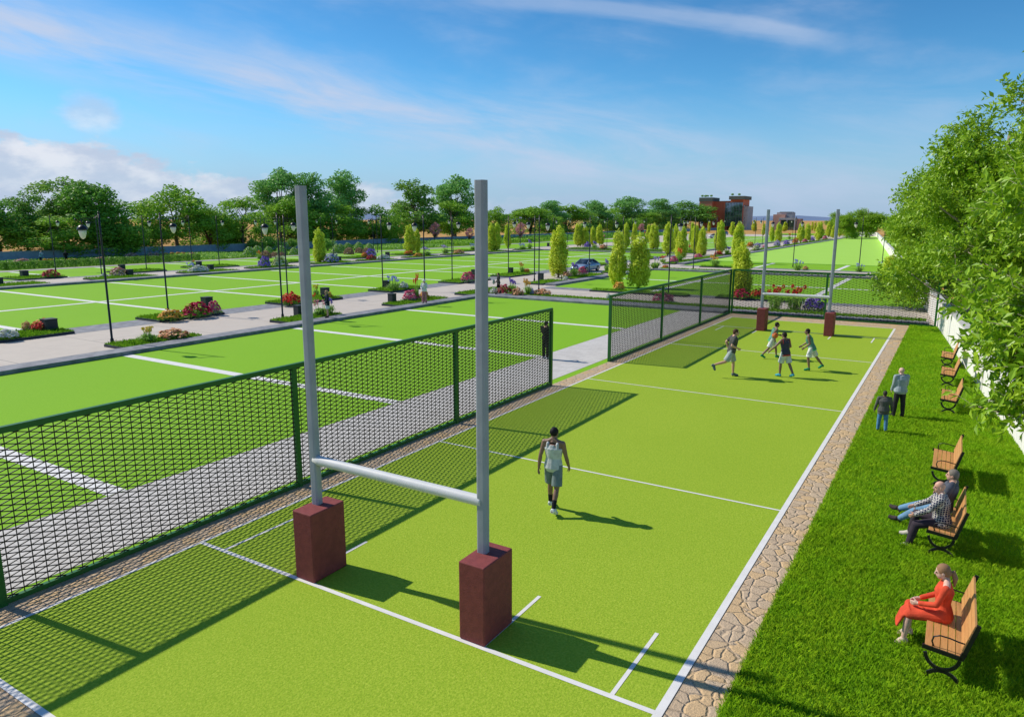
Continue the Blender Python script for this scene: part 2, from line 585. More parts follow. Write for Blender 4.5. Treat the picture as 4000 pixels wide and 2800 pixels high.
F = [[-66.16,37.14,1.69,0.62,'crimson','m'],[-61.92,41.57,1.61,0.75,'blush','m'],[-62.18,40.22,0.74,0.4,'white','m'],[-59.07,48.87,2.69,0.67,'white','m'],[-63.95,51.4,1.17,0.78,'sky','t'],[-69.26,55.37,0.56,0.63,'orange','t'],[-27.55,25.04,1.45,0.49,'amber','m'],[-27.56,26.75,1.77,0.72,'crimson','m'],[-27.79,28.13,0.77,0.67,'rose','m'],[-28.04,16.52,1.05,0.39,'white','m'],[-29.41,18.87,1.13,0.5,'scarlet','m'],[-30.03,18.39,0.53,0.3,'peach','m'],[-21.38,19.78,1.03,0.62,'yellow','t'],[-21.22,21.02,1.45,0.39,'peach','m'],[-27.52,33.98,1.4,0.7,'scarlet','m'],[-59.17,57.9,1.61,1.14,'violet','m'],[-59.18,60.26,2.2,1.17,'cream','m'],[-77.43,71.94,1.0,1.0,'orange','t'],[-31.15,39.75,0.79,0.75,'yellow','t'],[-27.28,35.96,0.32,0.64,'scarlet','t'],[-28.26,38.31,0.59,0.38,'amber','m'],[-21.25,30.77,0.89,0.82,'pink','h'],[-21.25,31.55,0.9,0.97,'violet','t'],[-59.58,69.24,2.24,1.05,'lilac','m'],[-28.01,45.41,1.3,1.02,'sky','t'],[-28.12,46.68,0.85,0.52,'white','m'],[-21.91,40.22,1.3,0.65,'rose','m'],[-21.57,40.43,0.49,1.62,'scarlet','t'],[-21.68,41.47,0.83,0.5,'amber','m'],[-65.73,83.46,2.77,1.07,'violet','m'],[-65.85,82.23,1.03,0.69,'orange','m'],[-59.82,77.06,1.44,0.64,'crimson','m'],[-58.74,78.44,2.41,0.67,'white','m'],[-65.95,92.82,1.67,0.59,'orange','m'],[-60.55,90.89,2.67,1.16,'lilac','t'],[-59.64,87.52,1.73,0.52,'amber','m'],[-65.36,102.15,2.56,1.18,'lilac','t'],[-59.92,98.65,2.63,0.66,'peach','m'],[-27.72,55.62,1.48,0.79,'rose','m'],[-66.71,112.53,1.48,1.06,'sky','t'],[-19.26,48.7,1.08,0.68,'crimson','m'],[-19.6,50.27,0.65,1.02,'violet','t'],[-20.31,48.75,0.64,0.36,'white','m'],[-19.64,50.79,0.75,0.88,'violet','t'],[-17.34,47.64,0.96,0.61,'peach','m'],[-16.85,48.44,0.88,1.05,'amber','t'],[-16.61,48.59,0.44,0.31,'sky','m'],[-15.84,48.89,1.4,0.39,'peach','m'],[-29.13,67.99,0.74,0.99,'amber','t'],[-28.72,68.26,0.74,0.43,'orange','m'],[-60.4,120.35,2.82,0.97,'sky','t'],[-60.26,122.9,1.32,1.54,'violet','t'],[-21.09,62.87,0.55,0.39,'white','m'],[-22.3,65.61,0.92,0.52,'peach','m'],[-22.52,67.69,1.53,1.12,'violet','t'],[-22.16,68.81,1.07,0.74,'rose','m'],[-22.31,75.44,0.89,1.15,'violet','t'],[-12.22,55.57,1.03,0.61,'amber','m'],[-54.86,137.87,1.88,1.06,'violet','m'],[-51.96,135.01,2.06,1.26,'violet','t'],[-48.62,132.06,3.34,0.71,'peach','m'],[-10.09,48.63,0.33,0.33,'white','m'],[-6.43,50.12,2.37,0.61,'magenta','m'],[-20.2,85.09,1.94,1.18,'lilac','h'],[-23.69,97.43,1.1,0.79,'scarlet','t'],[-18.82,85.04,0.82,0.44,'orange','m'],[-21.25,95.09,1.22,0.73,'rose','m'],[-21.71,98.74,1.57,1.49,'orange','t'],[-22.6,110.25,1.56,0.61,'rose','m'],[-29.69,127.68,1.01,1.11,'scarlet','t'],[-24.55,119.19,1.12,1.02,'violet','t'],[-22.44,120.61,1.49,0.65,'scarlet','m'],[-21.91,124.12,1.33,1.14,'violet','t'],[-14.39,90.89,1.84,1.2,'amber','t'],[-26.93,160.6,2.18,1.02,'orange','m'],[-25.31,160.23,1.44,0.84,'lilac','m'],[-21.53,143.1,2.36,0.75,'cream','m'],[-23.48,159.3,1.19,0.59,'rose','m'],[-2.07,55.09,1.27,0.59,'crimson','m'],[-1.18,56.58,1.29,0.51,'scarlet','m'],[-22.3,165.28,1.96,1.1,'lilac','m'],[-22.79,177.93,2.09,1.05,'violet','m'],[-23.15,190.61,1.95,1.25,'orange','m'],[-22.76,201.2,1.75,0.82,'rose','m'],[-23.37,215.76,2.18,1.0,'violet','m'],[-22.68,233.4,2.33,1.0,'rose','m'],[-32.59,232.13,1.36,1.53,'orange','t'],[-4.54,91.14,1.34,1.1,'sky','t'],[-3.89,92.48,0.67,0.38,'peach','m'],[2.03,92.38,1.17,0.84,'sky','t'],[3.13,104.99,0.73,0.51,'sky','t'],[1.39,50.44,1.14,1.36,'scarlet','t'],[2.58,50.84,1.36,1.36,'scarlet','t'],[3.81,51.27,1.5,0.82,'violet','m'],[-91.32,55.89,3.78,0.47,'blush','m'],[-96.08,63.25,2.73,0.6,'blush','m'],[-95.81,66.15,0.87,0.61,'blush','m'],[-95.03,66.68,0.87,0.61,'blush','m'],[-94.73,68.08,0.88,0.53,'amber','m'],[-94.86,69.22,0.89,0.57,'amber','m'],[-94.68,70.16,0.89,0.57,'amber','m'],[-94.02,70.6,0.89,0.54,'amber','m'],[-93.54,71.76,1.62,0.45,'blush','m'],[-93.43,49.83,2.87,0.45,'amber','m'],[-94.83,47.44,2.99,0.52,'blush','m'],[-91.99,52.3,2.45,0.38,'amber','m']]
B = [[-68.83,35.9,0.68,0.57],[-69.77,46.53,0.61,0.51],[-61.33,42.46,0.6,0.65],[-68.01,55.2,0.58,0.61],[-61.34,52.04,0.58,0.64],[-61.12,30.37,0.5,0.65],[-29.03,19.02,0.66,0.69],[-31.43,30.21,0.62,0.42],[-22.54,30.25,0.41,0.4],[-29.65,39.26,0.56,0.62],[-30.01,46.74,0.53,0.62],[-22.37,38.69,0.48,0.43],[-62.04,73.02,0.53,0.59],[-71.93,68.72,0.57,0.51],[-65.79,87.39,0.57,0.36],[-31.39,61.93,0.4,0.37],[-23.0,61.33,0.35,0.38],[-29.41,86.3,0.41,0.68],[-65.65,140.18,0.39,0.79],[-29.77,66.62,0.39,0.61]]
C = [[-61.79,69.24,1.96,4.84],[-67.41,95.01,2.27,5.2],[-67.71,97.15,1.54,4.42],[-61.77,111.37,1.65,5.36],[-60.91,111.95,1.65,5.56],[-67.34,125.88,1.61,5.05],[-23.61,66.12,2.15,5.47],[-13.97,59.14,1.64,5.17],[-44.91,134.58,1.78,5.34],[-12.14,59.7,2.17,4.89],[-59.37,142.17,2.2,5.25],[-58.05,143.07,1.95,4.52],[-59.56,150.04,1.91,4.46],[-59.12,152.88,2.06,5.03],[-59.11,173.72,1.71,5.13],[-39.88,136.73,2.32,5.31],[-56.1,175.82,1.71,4.71],[-28.92,114.1,2.11,5.58],[-30.45,122.17,1.36,5.26],[-22.87,102.88,1.96,5.24],[-26.91,122.16,1.73,5.18],[-24.78,119.04,1.77,4.93],[-46.83,182.28,1.72,5.44],[-22.81,122.6,2.08,5.87],[-87.66,334.21,1.66,5.43],[-58.02,262.6,2.4,5.2],[-14.14,100.67,2.0,5.69],[-2.66,57.06,1.8,4.38],[-74.07,362.86,2.72,5.71],[-50.66,278.65,1.66,4.57],[-28.29,195.2,1.96,5.33],[-31.72,203.92,1.51,5.14],[-23.4,198.61,2.08,5.49],[-23.64,209.58,1.88,5.16],[-22.64,222.59,2.62,5.59],[-26.01,262.79,2.06,5.24],[-23.38,254.35,1.63,4.34],[-61.64,372.43,2.73,4.91],[6.63,73.07,1.92,2.93],[7.82,68.46,1.41,2.82],[-56.69,418.63,1.51,4.82],[-23.3,268.36,1.52,3.8],[-49.37,381.87,1.54,4.94]]
L = [[-22.53,18.68,'L'],[-76.05,42.43,'R'],[-62.32,40.13,'L'],[-68.63,48.78,'R'],[-31.23,27.22,'R'],[-72.92,57.66,'L'],[-69.04,58.86,'R'],[-72.33,68.46,'L'],[-73.43,72.81,'L'],[-22.78,29.21,'L'],[-32.38,37.98,'R'],[-94.6,100.82,'L'],[-78.16,87.79,'R'],[-75.27,94.5,'L'],[-76.11,96.43,'R'],[-30.08,46.34,'R'],[-22.68,42.8,'L'],[-30.06,56.3,'R'],[-63.76,102.23,'L'],[-29.56,65.82,'R'],[-23.02,60.11,'L'],[-17.88,51.93,'R'],[-58.99,130.22,'R'],[-22.92,72.04,'L'],[-7.68,54.81,'R'],[-29.74,122.64,'R'],[-16.06,87.33,'R'],[-20.86,113.34,'L'],[-22.81,137.67,'L'],[-8.49,91.1,'R'],[-6.06,96.35,'R'],[1.97,92.33,'L'],[2.78,111.84,'R'],[-62.34,122.74,'L'],[-73.16,163.93,'R'],[-55.44,148.78,'L'],[-63.6,170.6,'R'],[-40.16,125.96,'R'],[-56.63,175.45,'L'],[-49.44,203.69,'R'],[-51.57,230.89,'L'],[-31.12,132.06,'L'],[-26.12,161.16,'L'],[-22.08,150.09,'L'],[-27.07,207.17,'L'],[-18.61,71.12,'L']]
H = [[-83.68,40.25,0.92,0.79],[-83.54,41.25,1.72,0.79],[-83.25,42.81,1.61,0.8],[-83.07,44.35,1.6,0.81],[-82.95,45.89,1.54,0.83],[-83.03,47.58,1.54,0.84],[-82.96,49.18,1.53,0.85],[-82.76,50.64,1.51,0.86],[-82.99,52.4,1.46,0.88],[-83.03,54.06,1.45,0.89],[-82.91,55.59,1.43,0.9],[-82.84,57.13,1.4,0.91],[-82.35,58.36,1.38,0.92],[-82.1,59.76,1.37,0.93],[-82.09,61.35,1.32,0.94],[-82.14,62.94,1.27,0.96],[-82.44,64.75,1.23,0.97]]
R_ROUND = [[-88.07,80.21,1.95,1.56,'w'],[-88.55,82.92,1.66,1.33,'w'],[-84.73,82.45,1.96,1.56,'w'],[-82.8,83.35,1.56,1.25,'w'],[-80.81,91.28,2.04,1.63,'w'],[-87.61,98.91,1.65,1.32,'w'],[-88.84,102.08,1.81,1.45,'w'],[-87.09,103.26,1.96,1.57,'w'],[-81.68,100.33,1.88,1.51,'w'],[-78.48,73.98,1.79,1.43,'b'],[-80.78,77.59,1.24,0.99,'b'],[-80.71,78.99,1.09,0.87,'b'],[-76.35,89.57,1.82,1.45,'b'],[-77.97,93.73,1.54,1.23,'b'],[-76.41,93.91,1.53,1.23,'b'],[-98.58,91.49,3.11,2.49,'g'],[-100.03,98.39,2.49,1.99,'g'],[-88.82,96.85,2.73,2.19,'g'],[-101.91,92.43,1.86,1.49,'g'],[-96.52,92.26,2.19,1.75,'g'],[-83.87,75.33,2.12,1.59,'w'],[-101.36,90.23,2.94,2.0,'g']]
T = [[-110.0,51.4,8.5,2.8,'d'],[-112.0,56.2,9.9,2.9,'l'],[-116.0,64.2,12.4,4.5,'l'],[-108.0,63.9,11.6,4.0,'d'],[-106.0,56.6,6.4,4.1,'b'],[-106.0,67.0,8.4,3.7,'b'],[-108.0,78.9,11.5,4.2,'o'],[-107.0,85.0,7.9,3.7,'b'],[-107.0,73.2,5.2,2.3,'b'],[-108.0,93.1,9.9,3.9,'o'],[-112.0,92.8,5.9,2.7,'b'],[-115.0,108.4,16.0,4.9,'t'],[-112.0,115.3,15.3,4.5,'t'],[-112.0,125.5,16.2,4.8,'t'],[-108.0,104.8,10.5,4.2,'b'],[-108.0,116.2,9.3,5.0,'b'],[-108.0,130.4,9.3,4.3,'b'],[-110.0,141.1,8.2,3.4,'o'],[-110.0,149.1,15.8,5.9,'l'],[-112.0,168.7,17.5,5.8,'t'],[-108.0,162.2,10.8,4.3,'o'],[-108.0,184.2,9.3,3.2,'o'],[-112.0,211.9,10.0,6.3,'b'],[-115.0,229.9,12.0,5.6,'t'],[-115.0,243.9,11.3,6.4,'b'],[-116.0,269.5,12.8,6.6,'t'],[-116.0,287.3,10.8,6.9,'b'],[-118.0,309.2,15.5,7.7,'t'],[-120.0,354.9,15.5,7.8,'t'],[-118.0,328.4,9.3,6.4,'b'],[-118.0,365.9,7.4,5.8,'b'],[-120.0,397.2,15.8,11.0,'r']]
PT = [[-100.82,144.65,4.21,5.34],[-93.69,149.62,3.1,3.94],[-87.76,164.63,3.85,5.33],[-91.6,259.94,3.39,4.66],[-121.64,56.41,1.1,2.19]]

# ------------------------------------------------------------------ ground and setting
def sheet(name, mat, x0, x1, y0, y1, z, kind='structure', label=None, thick=0.0):
    mb = MB()
    if thick:
        mb.box(x0, x1, y0, y1, z - thick, z)
    else:
        mb.add([(x0, y0, z), (x1, y0, z), (x1, y1, z), (x0, y1, z)], [(0, 1, 2, 3)])
    o = mb.build(name, mat)
    tag(o, label, kind=kind)
    return o


def wallx(y):
    return 16.0 - 0.103 * y


# the field beyond, with slight swells so that its horizon is not ruled
def ground_sheet():
    xs = [-3000, -1500, -800, -500, -350, -260, -200, -150, -125, -112, -104, 40, 80, 140, 220, 400, 800, 1600, 3000]
    ys = [-400, -200, -80, -30, 300, 330, 360, 400, 450, 520, 640, 800, 1100, 1600, 2400, 3500]
    rnd = random.Random(3)
    vs, fs = [], []
    for y in ys:
        for x in xs:
            far = max(0, abs(x + 30) - 110, y - 480)
            z = -0.03 + (min(far, 600) / 600.0) * rnd.uniform(-0.4, 1.6)
            vs.append((x, y, z))
    nx = len(xs)
    for j in range(len(ys) - 1):
        for i in range(nx - 1):
            fs.append((j * nx + i, j * nx + i + 1, (j + 1) * nx + i + 1, (j + 1) * nx + i))
    mb = MB()
    mb.add(vs, fs, True)
    tag(mb.build('ground', M['field']), kind='structure')


ground_sheet()
M['hill'] = pmat('hazed_far_hill', (0.16, 0.22, 0.34), 0.95, spec=0.0, col2=(0.20, 0.26, 0.38), nscale=0.004)  # blue of distance haze is put into the hill colour


def hills():
    mb = MB()
    rnd = random.Random(8)
    n = 90
    prev = None
    for i in range(n + 1):
        a = R(-80 + 150 * i / n)
        rr = 2600
        h = 10 + 9 * math.sin(i * 0.37) + 5 * math.sin(i * 0.9 + 1) + rnd.uniform(0, 3)
        x, y = math.sin(a) * rr, math.cos(a) * rr
        x2, y2 = math.sin(a) * (rr + 500), math.cos(a) * (rr + 500)
        cur = [(x, y, -2), (math.sin(a) * (rr + 160), math.cos(a) * (rr + 160), h), (x2, y2, -2)]
        if prev:
            mb.add(prev + cur, [(0, 3, 4, 1), (1, 4, 5, 2)], True)
        prev = cur
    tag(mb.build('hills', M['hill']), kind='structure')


hills()

# paved park floor
sheet('path', M['path'], -81.5, -19.0, -25, 300, 0.0)
sheet('cross_path', M['path'], -19.0, 11.2, 46.9, 300, -0.006)
sheet('garden_soil', M['grassbase'], -102.9, -81.5, -25, 300, -0.004)

# lawns of the park: three rows of plots with white lines
def lawn(x0, x1, y0, y1, mat='lawn', z=0.008):
    return sheet('lawn', M[mat], x0, x1, y0, y1, z)


def line_rect(mb, x0, x1, y0, y1, z=0.013):
    mb.add([(x0, y0, z), (x1, y0, z), (x1, y1, z), (x0, y1, z)], [(0, 1, 2, 3)])


lawn(-19.45, -3.75, -25, 46.2)
lawn(-57.0, -29.9, -25, 121.8)
lawn(-79.0, -66.2, -25, 200)
lawn(-19.0, 10.2, 56.6, 81.5)
lawn(-19.3, 7.6, 93.0, 104.0)
lawn(-55.0, -30.0, 137.0, 262)
sheet('light_lawn', M['lightlawn'], -19.3, 5.2, 104.0, 282, 0.09, thick=0.1)
sheet('lawn', M['lawn'], -52, -31, 290, 330, 0.0)
lm = MB()
for y in (-1.4, 8.15, 17.55, 27.1, 36.7):
    line_rect(lm, -19.4, -3.76, y - .22, y + .22)
for k in range(14):
    y = -0.3 + 9.48 * k
    if y < 120:
        line_rect(lm, -56.5, -30.3, y - .24, y + .24)
    line_rect(lm, -78.8, -66.4, y + 1.3 - .24, y + 1.3 + .24)
for k in range(12):
    y = 142 + 9.9 * k
    line_rect(lm, -54.8, -30.4, y - .3, y + .3)
line_rect(lm, -41.45, -40.95, -20, 121, 0.017)
line_rect(lm, -42.45, -41.95, 137, 262, 0.017)
line_rect(lm, -18.8, 9.2, 68.3, 68.8)
for x0_ in (-10.2, 2.1):
    line_rect(lm, x0_, x0_ + .5, 56.8, 81.3, 0.017)
for x0_ in (-10.2, -.75):
    line_rect(lm, x0_, x0_ + .5, 93.2, 103.9, 0.017)
tag(lm.build('lawn_line_markings', M['line']), kind='structure')


# slate kerbs
def kerb(x0, x1, y0, y1, h=0.17, mat='slate', name='kerb'):
    mb = MB()
    mb.box(x0, x1, y0, y1, -0.05, h)
    o = mb.build(name, M[mat])
    tag(o, kind='structure')
    bv = o.modifiers.new('bevel', 'BEVEL')
    bv.width = 0.015
    bv.segments = 1
    return o


kerb(-20.55, -19.45, -25, 47.4)
kerb(-19.45, 10.6, 46.86, 47.9, 0.16)
kerb(-19.45, -.9, 46.2, 46.86, 0.155)
sheet('kerb', M['slate'], -29.9, -27.6, -25, 122, 0.006)
kerb(-58.1, -57.0, -25, 123.2, 0.2)
kerb(-57.0, -30.2, 122.0, 123.2, 0.2)
sheet('kerb', M['slate'], -66.2, -64.9, -25, 200, 0.006)
sheet('kerb', M['slate'], -80.6, -79.0, -25, 200, 0.006)
kerb(-20.3, -19.2, 57.4, 81.6, 0.18)
sheet('kerb', M['slate'], -19.3, 10.4, 54.9, 56.6, 0.006)
kerb(-19.2, 8.4, 81.6, 82.6, 0.18)
sheet('kerb', M['slate'], -19.3, 8.0, 91.4, 93.0, 0.006)
kerb(-20.4, -19.3, 94.0, 284, 0.22)
kerb(-55.0, -30, 135.8, 137.0, 0.2)
kerb(-30.0, -29.2, 137.0, 262, 0.2)

# ---- the court
sheet('court_turf', M['court'], 0.0, 9.04, 3.6, 44.8, 0.006)
sheet('stone_border', M['stone'], -0.66, 9.68, 2.2, 46.72, 0.0)
sheet('paving', M['paver'], -3.75, -1.02, -25, 46.95, 0.004)
sheet('grass_verge', M['lawn'], -1.02, -0.6, -25, 46.9, -0.002)
cm = MB()
Zc = 0.011
def cl(x0, x1, y0, y1, z=Zc):
    cm.add([(x0, y0, z), (x1, y0, z), (x1, y1, z), (x0, y1, z)], [(0, 1, 2, 3)])
cl(-0.02, 0.05, 3.55, 44.86)
cl(8.97, 9.08, 3.55, 44.86)
for y, w in ((3.61, .09), (44.8, .07)):
    cl(0.05, 8.97, y - w / 2, y + w / 2)
for y, w in ((7.6, .085), (14.95, .06), (24.2, .06), (33.47, .07), (40.72, .08)):
    cl(0.05, 8.97, y - w / 2, y + w / 2)
for x in (0.66, 2.64, 6.40, 8.39):
    cl(x - .03, x + .03, 7.643, 9.27)
    cl(x - .03, x + .03, 39.0, 40.68)
tag(cm.build('court_line_markings', M['line']), kind='structure')

# bench lawn
def bench_lawn():
    mb = MB()
    ys = [-6, 48.0]
    mb.add([(9.66, -6, .004), (wallx(-6), -6, .004), (wallx(47), 47.0, .004), (9.66, 47.0, .004)], [(0, 1, 2, 3)])
    tag(mb.build('bench_lawn', M['grassbase']), kind='structure')


bench_lawn()
mb = MB()
mb.add([(wallx(-6), -6, 0), (60, -6, 0), (60, 300, 0), (wallx(300), 300, 0)], [(0, 1, 2, 3)])
tag(mb.build('side_ground', M['field']), kind='structure')
mb = MB()
mb.add([(wallx(-6) + 2.2, -6, 0.012), (wallx(-6) + 7, -6, 0.012), (wallx(60) + 7, 60, 0.012), (wallx(60) + 2.2, 60, 0.012)], [(0, 1, 2, 3)])
tag(mb.build('side_road', M['asphalt']), kind='structure')
mb = MB()
mb.add([(wallx(-6), -6, 0.008), (wallx(-6) + 2.2, -6, 0.008), (wallx(90) + 2.2, 90, 0.008), (wallx(90), 90, 0.008)], [(0, 1, 2, 3)])
tag(mb.build('side_verge', M['lawn']), kind='structure')

# ---- boundary walls
M['whitewall'] = paver('white_wall_slabs', (0.80, 0.77, 0.73), (0.74, 0.72, 0.69), (0.45, 0.43, 0.41), 1.0, 1.6, 0.75, 0.010, dark=0.2)
M['concrete'] = pmat('pale_concrete', (0.55, 0.54, 0.52), 0.8, col2=(0.47, 0.46, 0.45), nscale=2)


def white_wall():
    r = empty('boundary_wall', (wallx(60), 60, 0))
    tag(r, 'low white slab wall running behind the benches and along the far bright lawn', 'wall')
    mb = MB()
    y = 20.0
    rnd = random.Random(5)
    n = 0
    y0, y1 = -6.0, 284.0
    yy = y0
    while yy < y1:
        y2 = min(yy + 12.0, y1)
        a, b = Vector((wallx(yy), yy, 0)), Vector((wallx(y2 - .04), y2 - .04, 0))
        mb.bar(a + Vector((0, 0, .7)), b + Vector((0, 0, .7)), 0.28, 1.45)
        yy = y2
    mb.bar((wallx(284), 284, .75), (-21, 288, .75), 0.28, 1.5)
    o = mb.build('slab_panels', M['whitewall'], r)
    o.matrix_parent_inverse = Matrix.Translation((-r.location.x, -r.location.y, 0))
    mb = MB()
    mb.bar((wallx(-6), -6, 1.455), (wallx(284), 284, 1.455), 0.36, 0.06)
    o = mb.build('coping', M['concrete'], r)
    o.matrix_parent_inverse = Matrix.Translation((-r.location.x, -r.location.y, 0))


white_wall()
mb = MB()
mb.bar((wallx(-6) + 7.3, -6, .3), (wallx(60) + 7.3, 60, .3), .3, .6)
tag(mb.build('kerb_wall', M['concrete']), 'low pale concrete wall beyond the road behind the trees', 'wall')
r = empty('garden_wall', (-103, 100, 0))
tag(r, 'long low blue-grey rendered wall between the gardens and the dry field', 'wall')
mb = MB().box(-.15, .15, -160, 300, -.05, 1.22)
mb.build('wall_face', M['wallblue'], r)
mb = MB().box(-.2, .2, -160, 300, 1.223, 1.30)
mb.build('coping', M['concrete'], r)

# ------------------------------------------------------------------ mesh fences
def fence(p0, p1, posts, label, name='court_fence', H=2.85):
    p0, p1 = Vector(p0), Vector(p1)
    L = (p1 - p0).length
    d = (p1 - p0) / L
    root = empty(name, p0, math.atan2(d.y, d.x))
    tag(root, label, 'fence', 'green mesh fences around the court')
    def P(t, z):
        return Vector((t, 0, z))
    mb = MB()
    mb.box(-.05, L + .05, -.045, .045, H - .10, H)
    mb.build('top_rail', M['green'], root)
    mb = MB()
    mb.box(-.05, L + .05, -.04, .04, 0.02, 0.10)
    mb.build('bottom_rail', M['green'], root)
    for t in posts:
        MB().box(t - .055, t + .055, -.055, .055, 0, H - .103).build('post', M['green'], root)
    lo, hi = 0.10, H - .10
    for a, b in zip(posts[:-1], posts[1:]):
        a2, b2 = a + .055, b - .055
        mb = MB()
        pv, ph, w = 0.182, 0.100, 0.0125
        t = a2 + pv / 2
        while t < b2:
            mb.box(t - .0065, t + .0065, -.0065, .0065, lo, hi)
            t += pv
        s_ = (ph / 2) / (pv / 2) * 0.5
        # two families of slanting strands, clipped to the panel
        for sg in (1, -1):
            rise = s_ * (b2 - a2)
            c = lo - ph * math.ceil((rise + ph) / ph) + (s_ * pv if sg == -1 else 0.0)
            while c < hi + rise + ph:
                if sg == 1:
                    f0, f1 = c, c + rise
                else:
                    f0, f1 = c, c - rise
                t0, t1 = 0.0, 1.0
                dz = f1 - f0
                for lim, up in ((lo, False), (hi, True)):
                    tt = (lim - f0) / dz
                    if (dz > 0) == up:
                        t1 = min(t1, tt)
                    else:
                        t0 = max(t0, tt)
                if t1 - t0 > 0.01:
                    q0 = Vector((a2 + (b2 - a2) * t0, sg * .004, f0 + dz * t0))
                    q1 = Vector((a2 + (b2 - a2) * t1, sg * .004, f0 + dz * t1))
                    mb.bar(q0, q1, w, w * 1.25)
                c += ph
        mb.build('mesh_panel', M['wire'], root)
    return root


fence((-.65, -1.5, 0), (-.65, 22.5, 0), [0, 6.05, 12.1, 18.15, 24.0], 'long green mesh fence on the left of the court nearest the camera')
fence((-.65, 27.72, 0), (-.65, 46.65, 0), [0, 6.33, 12.65, 18.86], 'green mesh fence on the left of the court beyond the gap')
fence((-.54, 46.78, 0), (10.9, 46.78, 0), [.0, 5.6, 11.44], 'green mesh fence across the far end of the court')

# ------------------------------------------------------------------ goals
def goal(x1, x2, y, label):
    root = empty('goal_posts', ((x1 + x2) / 2, y, 0))
    tag(root, label, 'goal', 'rugby goal posts')
    for x in (x1, x2):
        dx = x - (x1 + x2) / 2
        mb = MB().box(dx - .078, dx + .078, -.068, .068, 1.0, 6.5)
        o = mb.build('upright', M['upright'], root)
        bv = o.modifiers.new('bevel', 'BEVEL')
        bv.width = .035
        bv.segments = 4
        bv.limit_method = 'WEIGHT'
        at = o.data.attributes.new('bevel_weight_edge', 'FLOAT', 'EDGE')
        for e in o.data.edges:
            a_, b_ = (o.data.vertices[q].co for q in e.vertices)
            at.data[e.index].value = 1.0 if abs(a_.z - b_.z) > 1 else 0.0
        yb = -.44 + .0
        mb = MB().box(dx - .14, dx + .30, -.43, .33, .012, 1.22)
        o = mb.build('base_pad', M['maroon'], root)
        bv = o.modifiers.new('bevel', 'BEVEL')
        bv.width = .02
        bv.segments = 3
    h = (x2 - x1) / 2
    MB().loft([(-h, 0, 2.02), (-h + .14, 0, 2.0), (h - .03, 0, 2.0), (h, 0, 2.0)], [.075, .084, .084, .084], 20).build('crossbar', M['post'], root)
    return root


goal(2.71, 6.13, 8.05, 'tall grey goal with two posts on maroon block bases, nearest the camera')
goal(2.74, 6.17, 40.40, 'grey goal with maroon block bases at the far end of the court')

# ------------------------------------------------------------------ benches
def make_bench():
    r = empty('park_bench')
    tag(r, 'x', 'bench', 'wooden benches facing the court')
    L = 0.775
    mb = MB()
    n = 5
    for i in range(n):
        x0 = -.21 + i * .088
        z = .455 - (x0 + .21) * .10
        rt = Matrix.Rotation(R(5.7), 3, 'Y')
        mb.box(x0, x0 + .079, -L, L, z - .014, z + .014, rt)
    o = mb.build('seat', M['wood'], r)
    mb = MB()
    for i in range(4):
        t = i * .103
        bx, bz = .225 + t * .27, .52 + t * .96
        rt = Matrix.Rotation(R(15.5), 3, 'Y')
        mb.box(bx - .013, bx + .013, -L, L, bz - .047 + .03, bz + .047 + .03, rt)
    mb.build('backrest', M['wood'], r)
    for sy in (-1, 1):
        y = sy * (L - .02)
        yo = sy * .022
        mb = MB()
        mb.bar((-.24, y + yo, .445), (.215, y + yo, .398), .04, .055)
        mb.bar((.205, y + yo, .385), (.235, y + yo, .48), .04, .06)
        mb.bar((.232, y + yo, .46), (.352, y + yo, .91), .04, .05)
        mb.build('side_frame', M['black'], r)
        mb = MB()
        pts = []
        for k in range(11):
            a = R(188 + 164 * k / 10)
            pts.append((.0 + .20 * math.cos(a), y, .385 + .225 * math.sin(a)))
        for a, b in zip(pts[:-1], pts[1:]):
            mb.bar(a, b, .045, .026, up=(0, 1, 0))
        pts = []
        for k in range(9):
            a = R(155 - 130 * k / 8)
            pts.append((.02 + .21 * math.cos(a), y, -.06 + .20 * math.sin(a)))
        for a, b in zip(pts[:-1], pts[1:]):
            mb.bar(a, b, .045, .026, up=(0, 1, 0))
        mb.build('leg', M['black'], r)
        mb = MB()
        pts = [(-.10, y, .44), (-.135, y, .53), (-.12, y, .60), (-.05, y, .635), (.06, y, .63), (.16, y, .61), (.27, y, .60)]
        mb.loft(pts, [.011] * 7, 6)
        mb.build('armrest', M['black'], r)
    return r


bench0 = make_bench()
BL = [
    (11.96, 10.97, 'wooden bench with black iron frame under the woman in the red dress'),
    (11.86, 15.1, 'wooden bench with black frame under the two seated men'),
    (11.80, 19.04, 'empty wooden bench just beyond the two seated men'),
    (11.82, 26.45, 'empty wooden bench half under the low leafy branch, third from the far end'),
    (11.73, 30.75, 'empty wooden bench second from the far end of the row'),
    (11.66, 34.6, 'empty wooden bench farthest away, beside the white wall'),
]
for i, (x, y, lab) in enumerate(BL):
    b = bench0 if i == 0 else copy_tree(bench0)
    b.location = (x, y, 0)
    b['label'] = lab

